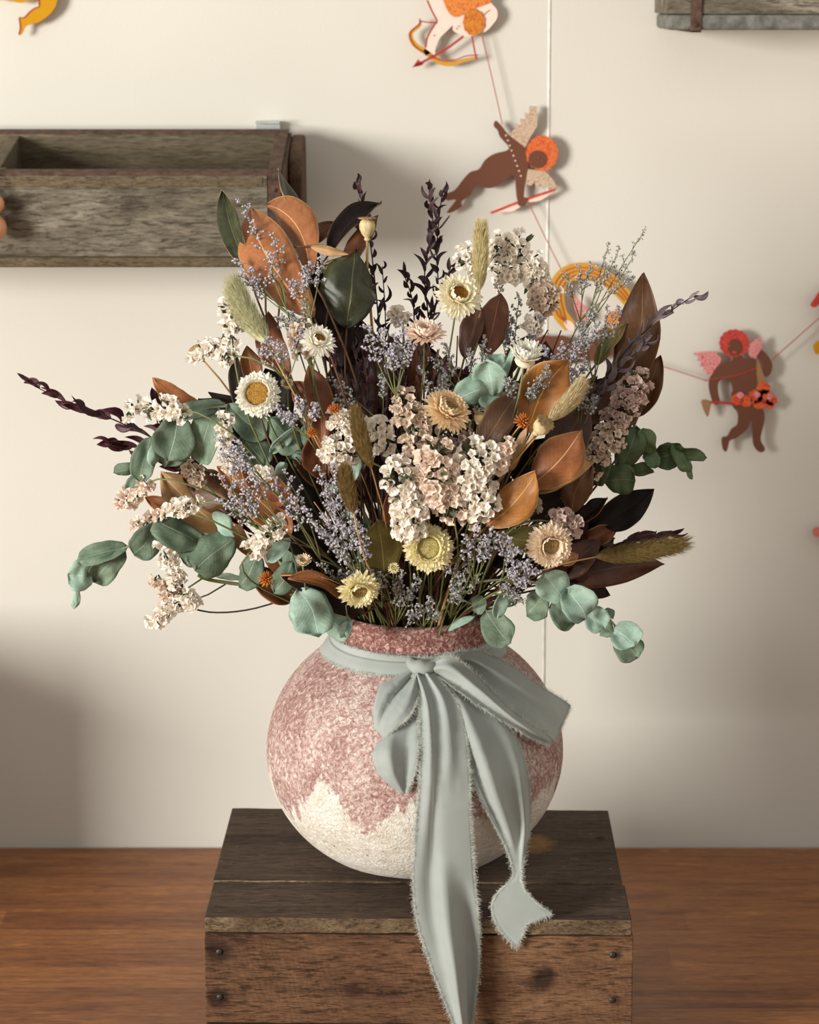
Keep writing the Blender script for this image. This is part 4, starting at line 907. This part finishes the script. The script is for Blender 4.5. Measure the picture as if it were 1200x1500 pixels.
ST('pale pink statice tip rising highest of the central cluster', [(728,680),(742,655)], 14, 44, 'staticepink', df=.03)
ST('pinkish statice hanging lowest of the central cluster', [(690,735),(692,758)], 17, 44, 'staticepink', df=.03)
ST('mauve statice behind the low yellow strawflower', [(618,790),(600,778)], 16, 34, 'staticemauve', df=.0)
ST('shaded beige statice behind the peach strawflower', [(672,650),(660,640)], 24, 40, 'staticemauve', df=-.02)
ST('brownish pink statice high on the right beneath the tall leaf', [(900,620),(918,590),(935,562)], 24, 100, 'staticemauve', f=.05)
ST('dusty beige statice beside the dark green eucalyptus at right', [(868,680),(878,650),(900,640)], 22, 80, 'staticebeige', f=.06)
ST('mauve-pink statice behind the blush strawflower', [(815,765),(835,770)], 20, 50, 'staticemauve', df=.03, fr=7.5)
ST('shaded beige statice right of the golden oval leaf', [(770,755),(775,742)], 17, 34, 'staticebeige', df=-.01)
ST('pale statice under the eucalyptus at left, with lilac sprig before it', [(335,680),(328,645),(330,615)], 13, 40, 'statice', df=.0)
ST('beige statice deep at left between purple twigs', [(290,700),(275,685)], 14, 26, 'staticebeige', f=.05)
ST('cream statice half hidden left of the central lilac sprigs', [(378,695),(388,690)], 11, 20, 'statice', df=.0)
ST('beige statice behind the mint eucalyptus at right of centre', [(700,610),(745,590),(755,575)], 18, 50, 'staticebeige', df=-.03)
# -------- lilac caspia sprigs
def tiny(mb, p, d, r):
    a0 = d.cross(Vector((.3,.25,.9))).normalized(); b0 = d.cross(a0); vs = [p]; uvs = [(.5, 0)]
    for k in range(5):
        a = 2*PI*k/5 + R.random(); vs.append(p + d*r*1.7 + (a0*math.cos(a) + b0*math.sin(a))*r*R.uniform(.7,1.1)); uvs.append((.5, 1))
    vs.append(p + d*r*1.35); uvs.append((.5, .6))
    mb.add(vs, [(0, 1+k, 1+(k+1) % 5) for k in range(5)] + [(6, 1+(k+1) % 5, 1+k) for k in range(5)], uvs)
def caspia(label, base, tips, n=110, col='caspia', df=.035, f=None, r=2.0, stem='green', spread=12):
    b = at(*base, f=f, df=df-.01); th = thing('caspia_sprig', label, 'dried flower', b); mb = MB(); ms = MB()
    per = max(10, int(n*1.35)//len(tips))
    for tx, ty in tips:
        T = at(tx, ty, f=f, df=df); V = viewv(T); ax = T-b; L = ax.length; side = ax.cross(V).normalized()
        mid = b + ax*.5 + side*R.uniform(-.1,.1)*L
        crv = [b*(1-t)**2 + mid*2*t*(1-t) + T*t*t for t in [i/8 for i in range(9)]]
        ms.tube(crv, [lerp(.0007,.0003,i/8) for i in range(9)], 5)
        nb = 7; k_ = per//nb + 1
        for i in range(nb):
            t = lerp(.55, 1.0, i/(nb-1)); c = b*(1-t)**2 + mid*2*t*(1-t) + T*t*t
            sgn = 1 if i % 2 else -1
            d = (ax.normalized()*R.uniform(.5,1.1) + side*sgn*R.uniform(.3,1.2)*(1.25-t) + V*R.uniform(-.3,.6)).normalized()
            bl_ = spread*PXM*R.uniform(.8,1.5)*lerp(1.2,.7,t)
            e = c + d*bl_; ms.tube([c, c.lerp(e,.5) + V*.0006, e], [.0004,.0003,.0002], 4)
            for j in range(k_):
                u = lerp(.25, 1.05, (j+R.random())/k_); q = c.lerp(e, u) + Vector((R.gauss(0,1), R.gauss(0,1), R.gauss(0,1)))*.0011
                dd = (d*.5 + Vector((R.gauss(0,.6), R.gauss(0,.6), R.gauss(0,.6))) + V*.3 + Vector((0,0,.4))).normalized()
                tiny(mb, q, dd, r*PXM*R.uniform(.75,1.25))
    mb.build('florets', PET[col], th, smooth=False); ms.build('branchlets', STEM[stem], th)
    mkstem(th, b, STEM[stem], .0009, None)
    return th
CA = caspia
CA('lilac caspia sprig reaching highest at upper left over the big orange leaf', (420,455), [(357,300),(390,325),(402,350),(382,340)], 150, df=.02)
CA('lilac caspia sprig left of the big orange leaf', (425,462), [(352,388),(370,398),(362,410),(395,375)], 130, df=.02)
CA('lilac caspia sprig in front of the right edge of the big orange leaf', (455,465), [(430,418),(448,400),(470,385),(455,392)], 130, df=.02)
CA('grey-lilac caspia right above the daisy-like flower', (450,500), [(415,470),(430,465),(446,448)], 80, 'caspiagrey', df=.01)
CA('lilac caspia between the grass head and the daisy-like flower', (420,560), [(395,505),(412,512),(385,518),(440,490)], 110)
CA('lilac caspia under the closed cream bud', (450,640), [(410,600),(440,592),(460,600),(425,610)], 180)
CA('lilac caspia mass left of the pink-tinged strawflower', (580,580), [(540,485),(560,490),(580,500),(600,510),(590,485),(575,520)], 300, df=.03)
CA('lilac caspia hanging before the pale statice at left', (400,720), [(325,648),(345,660),(330,670),(350,650)], 130, df=.05)
CA('lilac caspia pointing left below the upper eucalyptus', (420,780), [(325,700),(345,695),(355,672),(370,690)], 130, df=.05)
CA('lilac caspia low at left above the lower eucalyptus', (410,790), [(325,735),(350,735),(362,720),(340,742)], 130, df=.05)
CA('lilac caspia sprig in the left middle on a bowed stem', (470,820), [(405,720),(420,700),(430,735),(400,700)], 130, df=.045)
CA('dense lilac caspia in the middle left under the cream statice', (510,800), [(470,695),(490,690),(510,700),(480,715),(505,725)], 300, df=.035)
CA('dense lilac caspia below the brown grass head', (530,850), [(450,750),(475,760),(470,780),(500,770),(490,745),(515,770)], 320, df=.04)
CA('lilac caspia right beside the olive leaf', (530,850), [(520,745),(530,775),(500,800),(530,800)], 160, 'caspia', df=.035)
CA('violet-grey caspia just above the nodding strawflower', (560,890), [(490,810),(510,820),(545,840),(560,845)], 160, 'caspiagrey', df=.02)
CA('grey caspia rising from the rim left of the yellow strawflower', (580,915), [(590,840),(610,850),(600,870),(580,860)], 150, 'caspiagrey', df=.02)
CA('pale grey caspia just inside the rim, under the yellow strawflower', (620,920), [(600,900),(615,890),(640,900),(630,880)], 120, 'caspiagrey', df=.04)
CA('grey caspia right of the yellow strawflower', (660,905), [(660,830),(680,850),(690,825),(670,870),(700,845)], 190, 'caspiagrey', df=.03)
CA('lilac caspia under the hanging statice at right of centre', (695,860), [(685,790),(700,775),(720,780),(712,795),(730,790)], 180, df=.055)
CA('grey-lilac caspia bunch hanging left of the blush strawflower', (735,850), [(742,790),(755,810),(770,830),(750,840),(765,855),(780,840)], 330, df=.055)
CA('grey caspia tip low at right just above the eucalyptus', (720,870), [(750,872),(760,880),(740,860)], 90, 'caspiagrey', df=.05)
CA('feathery grey caspia reaching highest at upper right', (860,480), [(940,345),(905,370),(925,380),(890,365)], 100, 'caspiagrey', f=.03, r=1.9, spread=11)
CA('grey caspia in front of the yellow paper crescent', (850,470), [(865,395),(850,400),(885,400),(830,408),(925,410)], 130, 'caspiagrey', f=.04, spread=12)
CA('grey-violet caspia beside the tallest leaf at right', (870,560), [(870,460),(890,458),(905,460),(860,470),(850,480)], 220, 'caspiagrey', f=.06)
CA('green-lilac caspia right of the half-open white strawflower', (820,590), [(800,515),(825,510),(850,500),(870,495),(840,520),(855,540)], 300, 'caspia', f=.07)
CA('grey caspia behind the top right statice cluster', (750,560), [(730,425),(760,440),(750,470),(740,490),(790,470),(775,500)], 280, 'caspiagrey', f=.05)
CA('grey caspia stems between the top leaves and mint eucalyptus', (700,600), [(655,510),(690,520),(640,530),(710,500)], 160, 'caspiagrey', df=-.01)
CA('grey caspia round the half-open white strawflower', (770,610), [(745,560),(790,560),(800,545),(780,575)], 130, 'caspiagrey', df=0)
CA('dim grey caspia low in the gap at left of the rim', (520,900), [(470,830),(500,840),(455,840)], 90, 'caspiagrey', df=0)
CA('dim caspia behind the daisy-like flower and dark stems', (560,620), [(490,560),(500,590),(560,560)], 120, 'caspiagrey', df=-.02)
CA('dim grey caspia behind the peach strawflower', (640,640), [(620,550),(650,560),(690,560)], 120, 'caspiagrey', df=-.02)
CA('grey caspia between the orange-brown leaves and tall leaf at right', (850,640), [(835,560),(850,560),(870,590),(860,570)], 140, 'caspiagrey', f=.08)

# -------- dark purple leafy sprigs
def sprig(label, path, n, ll, lw, mat, f=None, df=0, ang=32, r=.0009, stemcol='dark', jit=18, up=False):
    pts = [at(x, y, f=f, df=df) for x, y in path]; S = [Vector(p) for p in catmull([tuple(p) for p in pts], 20)]
    th = thing('purple_leaf_sprig', label, 'dried sprig', S[0])
    mb = MB(); sp = stem_pts(S[0], S[1]-S[0]) + S[1:]; mb.tube(sp, [lerp(r*1.4, r*.5, i/len(sp)) for i in range(len(sp))], 6); mb.build('stem', STEM[stemcol], th)
    for i in range(n):
        u = (i+.5)/n*.97 + .03; k = min(18, int(u*19)); c = S[k].lerp(S[k+1], u*19-k); T = (S[k+1]-S[k]).normalized(); V = viewv(c)
        side = T.cross(V).normalized()*(1 if i % 2 else -1); a = math.radians(ang + R.uniform(-jit, jit))*(1.1 - .5*u)
        d = (T*math.cos(a) + side*math.sin(a) + V*R.uniform(-.7,.8)).normalized(); L = ll*PXM*R.uniform(.5,1.3)*lerp(1.1,.75,u)
        ml = MB(); blade(ml, c, c + d*L, lw*PXM*R.uniform(.8,1.4), prof_lance, R.uniform(-65,65), .5, R.uniform(-.28,.28), R.uniform(-.08,.15), 0, R.uniform(-60,60), 8, 4, R.uniform(-.2,.4), R.random()*9)
        solidify(ml.build('leaf', mat, th), .0004)
    return th
SP = sprig
SP('dark purple leafy sprig standing tallest in the top middle', [(618,560),(628,480),(622,400),(634,330),(628,272)], 34, 30, 7.5, PURPLE, f=.03)
SP('purple sprig with forked tip beside the tallest one', [(612,540),(640,440),(640,360),(648,280)], 26, 28, 7, PURPLE, f=.025)
SP('short purple sprig curling right under the tallest purple ones', [(610,520),(640,440),(662,388)], 12, 26, 6.5, PURPLE, f=.035)
SP('short purple sprig curling left under the tallest purple ones', [(605,520),(606,450),(592,402)], 14, 28, 6, PURPLE, f=.035)
SP('purple sprig behind the upper poppy pod', [(560,540),(552,440),(540,340),(522,265)], 22, 28, 8, PURPLE, f=.02)
SP('purple sprig between the two upper poppy pods', [(530,560),(512,490),(498,420)], 16, 28, 6, PURPLE, f=.04)
SP('purple sprig right of the upper poppy pod stem', [(560,560),(565,480),(560,390)], 14, 26, 5, PURPLE, f=.03)
SP('long thin burgundy sprig pointing furthest left', [(300,690),(230,645),(160,612),(100,590),(44,562)], 18, 48, 12, BURG, f=.03, ang=13, jit=6)
SP('short burgundy leaf tuft pointing left below the long thin sprig', [(320,700),(250,665),(160,650)], 24, 44, 12, BURG, f=.035, ang=16)
SP('burgundy leaf tuft pointing up before the far left statice', [(300,690),(240,640),(226,590)], 12, 38, 12, BURG, f=.05, ang=20)
SP('burgundy twig deep at left under the upper eucalyptus', [(380,770),(310,720),(245,680)], 20, 32, 9, BURG, f=.04, ang=24)
SP('second burgundy twig above the lower eucalyptus branch', [(400,800),(340,760),(290,720)], 14, 32, 9, BURG, f=.045, ang=22)
SP('silver-purple curled sprig reaching furthest right', [(860,590),(920,510),(970,465),(1018,432)], 18, 34, 7, PURPLEGREY, f=.06, ang=22)
SP('silver-purple sprig crossing the foot of the tall leaf', [(830,640),(890,560),(950,500)], 18, 34, 7, PURPLEGREY, f=.065, ang=22)
SP('grey-purple sprig behind the brownish pink statice at right', [(810,680),(850,600),(885,565)], 18, 30, 7, PURPLE, f=.05, ang=26)
SP('burgundy sprig above the grass plume at the right', [(830,830),(880,805),(930,790),(980,780)], 22, 36, 11, BURG, f=.05, ang=16)
SP('burgundy leaves behind the blush strawflower', [(800,860),(840,830),(875,815)], 14, 34, 10, BURG, f=.07, ang=25)
def wall_of_stems():
    xs = [(500,640,495,500),(515,640,520,505),(530,640,535,510),(545,650,548,495),(560,650,566,520),(575,640,580,525),(595,650,600,530),(615,650,618,520),(632,650,640,530),(650,640,655,545),(668,650,680,540),(690,660,690,560)]
    for i, (a, b, c, d) in enumerate(xs):
        sprig('dark purple twig standing among others in the shaded middle of the bouquet', [(a,b+80),((a+c)/2+R.uniform(-8,8),(b+d)/2),(c,d)], 14, 26, 6, PURPLE if i % 3 else BURG, df=-.035, ang=20)['group'] = 'dark twigs in the shaded middle'
wall_of_stems()

# -------- bunny tail grass
def bunny(label, b, t, w_, fur, f=None, df=.03, dt=0, stem='tan', bow=.06, n=2600, hl=1.25):
    B = at(*b, f=f, df=df); T = at(*t, f=f, df=df+dt); th = thing('bunny_tail', label, 'grass', B)
    ax = T-B; L = ax.length; V = viewv(B); S = ax.cross(V).normalized(); w_ *= PXM
    def C(u): return B + ax*u + S*bow*L*math.sin(PI*u)
    prof = lambda u: (max(0, u)**.42)*(max(0, 1-u**2.4))**.7*1.12
    mb = MB(); mb.tube([C(i/16) for i in range(17)], [max(.0004, w_*.40*prof(i/16)) for i in range(17)], 14); sh = mb.build('seed_head', FUR[fur], th)
    mf = MB(); axn = ax.normalized()
    for i in range(n):
        u = R.random()**.9; a = R.uniform(0, 2*PI); c = C(u); Nv = S.cross(axn); d = S*math.cos(a) + Nv*math.sin(a); p = c + d*w_*.36*prof(u)
        g = (d*.45 + axn*1.0 + Vector((R.gauss(0,.12), R.gauss(0,.12), R.gauss(0,.12)))).normalized(); l = w_*R.uniform(.25,.5)*hl
        mf.tube([p, p + g*l*.5, p + g*l + axn*l*.15], [.00022, .00016, .00004], 3, False)
    mf.build('hairs', FUR[fur], sh)
    mkstem(th, B + ax*.03, STEM[stem], .0009, ax)
bunny('pale green fluffy grass head at upper left', (392,503), (345,418), 38, 'pale', df=.03, bow=-.06)
bunny('wheat-coloured upright grass head at the top beside the white statice', (703,425), (705,332), 25, 'wheat', f=.06, bow=0, hl=1.3)
bunny('cream fluffy grass head beside the poppy pod at right', (804,617), (850,563), 26, 'cream', df=.035)
bunny('olive-brown grass head standing in the middle left', (544,686), (522,606), 25, 'olive', df=.03, bow=-.03)
bunny('brown grass head hanging below the middle left one', (518,752), (507,690), 25, 'olive', df=.045, bow=-.03)
bunny('long golden grass plume pointing right at lower right', (872,816), (1000,796), 32, 'gold', f=.09, bow=.02)
# -------- poppy pods
def poppy(label, c, d, w_, h_, df=.03, f=None, facing=0, stem='tan', r=.0018):
    p = at(*c, f=f, df=df); V = viewv(p); ax = (Vector((d[0], 0, -d[1])).normalized() + V*facing).normalized(); w_ *= PXM; h_ *= PXM
    th = thing('poppy_pod', label, 'seed pod', p); q = p - ax*h_*.5
    mb = MB(); mb.lathe([(w_*.13, 0), (w_*.16, h_*.06), (w_*.34, h_*.2), (w_*.48, h_*.45), (w_*.5, h_*.65), (w_*.42, h_*.82), (w_*.28, h_*.9), (w_*.2, h_*.95)], q, ax, 22, fn=lambda a, t: 1 + .035*math.cos(a*10)); mb.build('pod', POD, th)
    mb = MB(); mb.lathe([(w_*.2, h_*.93), (w_*.5, h_*.93), (w_*.56, h_*.97), (w_*.52, h_*1.0), (w_*.3, h_*.99), (0, h_*1.0)], q, ax, 24, fn=lambda a, t: 1 + .10*math.cos(a*12)); mb.build('crown', PODC, th)
    mb = MB(); mb.lathe([(r, -h_*.12), (w_*.2, -h_*.06), (w_*.2, h_*.01), (w_*.1, h_*.05)], q, ax, 12); mb.build('collar', POD, th)
    mkstem(th, q, STEM[stem], r, ax)
poppy('cream poppy pod at upper left in front of the shiny green leaf', (487,399), (-.35,-.95), 25, 33, f=.05)
poppy('cream poppy pod standing tallest near the top, under the purple tip', (538,334), (0,-1), 22, 30, f=.04)
poppy('dry pod with open crown at the left edge, above the strawflower', (290,519), (-.5,-.6), 18, 22, f=.03, facing=.4, r=.0012)
poppy('cream poppy pod with crown facing out beside the cream grass head', (793,626), (.45,-.5), 24, 24, df=.045, facing=.6)
poppy('small brown pod on a knobbly stalk right of the peach strawflower', (701,612), (.1,-1), 13, 15, df=.02, r=.001, stem='brown')
poppy('small mauve pod low beside the left poppy stem', (516,425), (0,-1), 11, 18, f=.04, r=.0009)
# -------- bare stems
bare = []
for i in range(70):
    px = R.uniform(430, 830); py = R.uniform(480, 780); k = R.choice(['olive','green','brown','dark','tan','dark'])
    E = at(px, py, df=-.03 - R.random()*.03); th = thing('bare_stem', 'thin bare dried stem standing among others deep in the bouquet', 'stem', E, 'bare stems inside the bouquet')
    mb = MB(); pts = stem_pts(E); mb.tube(pts, [lerp(.0013,.0007,j/13) for j in range(14)], 5); mb.build('stalk', STEM[k], th)
def arcstem(label, pts, f, r, k):
    P_ = [P(x, y, YV - f) for x, y in pts]; S = [Vector(p) for p in catmull([tuple(p) for p in P_], 14)]; th = thing('bare_stem', label, 'stem', S[0])
    mb = MB(); sp = stem_pts(S[0], S[1]-S[0]) + S[1:]; mb.tube(sp, r, 6); mb.build('stalk', STEM[k], th)
arcstem('thin grey bare stem arching out low at the left to the lowest statice', [(440,870),(370,892),(310,897),(262,885)], .06, .0009, 'dark')
arcstem('thick green bare stem slanting left above the thin arched one', [(460,880),(390,862),(310,850),(290,842)], .065, .0018, 'green')
for x0_, y0_, x1_, y1_, lb in ((600,915,480,770,'left'),(640,915,700,690,'right'),(660,920,760,790,'far right')):
    pass
WORLD = .62; EXPO = 0.08
AREAS = [
 ('window_light', (-4.7, -4.45, 1.25), (0, -.3, .4), 1.7, 1.8, 545, (1.0, .975, .92)),
]
# ================================================================ light
w = bpy.data.worlds.new('room_light'); SC.world = w; w.use_nodes = True
bg = w.node_tree.nodes['Background']; bg.inputs[1].default_value = WORLD
wt = w.node_tree; tc = wt.nodes.new('ShaderNodeTexCoord'); sp = wt.nodes.new('ShaderNodeSeparateXYZ'); wr = wt.nodes.new('ShaderNodeValToRGB')
wt.links.new(tc.outputs['Generated'], sp.inputs[0]); mr = wt.nodes.new('ShaderNodeMapRange'); mr.inputs[1].default_value = -1; wt.links.new(sp.outputs[2], mr.inputs[0]); wt.links.new(mr.outputs[0], wr.inputs[0]); wt.links.new(wr.outputs[0], bg.inputs[0])
wr.color_ramp.elements[0].color = (1.0, .70, .40, 1); wr.color_ramp.elements[0].position = .3; wr.color_ramp.elements[1].color = (1.0, .975, .925, 1); wr.color_ramp.elements[1].position = .62
def area(name, loc, target, sx, sy, power, col):
    ld = bpy.data.lights.new(name, 'AREA'); ld.shape = 'RECTANGLE'; ld.size = sx; ld.size_y = sy; ld.energy = power; ld.color = col
    o = bpy.data.objects.new(name, ld); COL.objects.link(o); o.location = loc
    o.rotation_euler = (Vector(target) - Vector(loc)).to_track_quat('-Z', 'Y').to_euler(); return o
for a in AREAS: area(*a)
SC.view_settings.view_transform = 'Standard'; SC.view_settings.look = 'None'; SC.view_settings.gamma = 1; SC.view_settings.exposure = EXPO
SC.view_settings.use_curve_mapping = False
SC.cycles.use_denoising = True
SC.cycles.max_bounces = 8
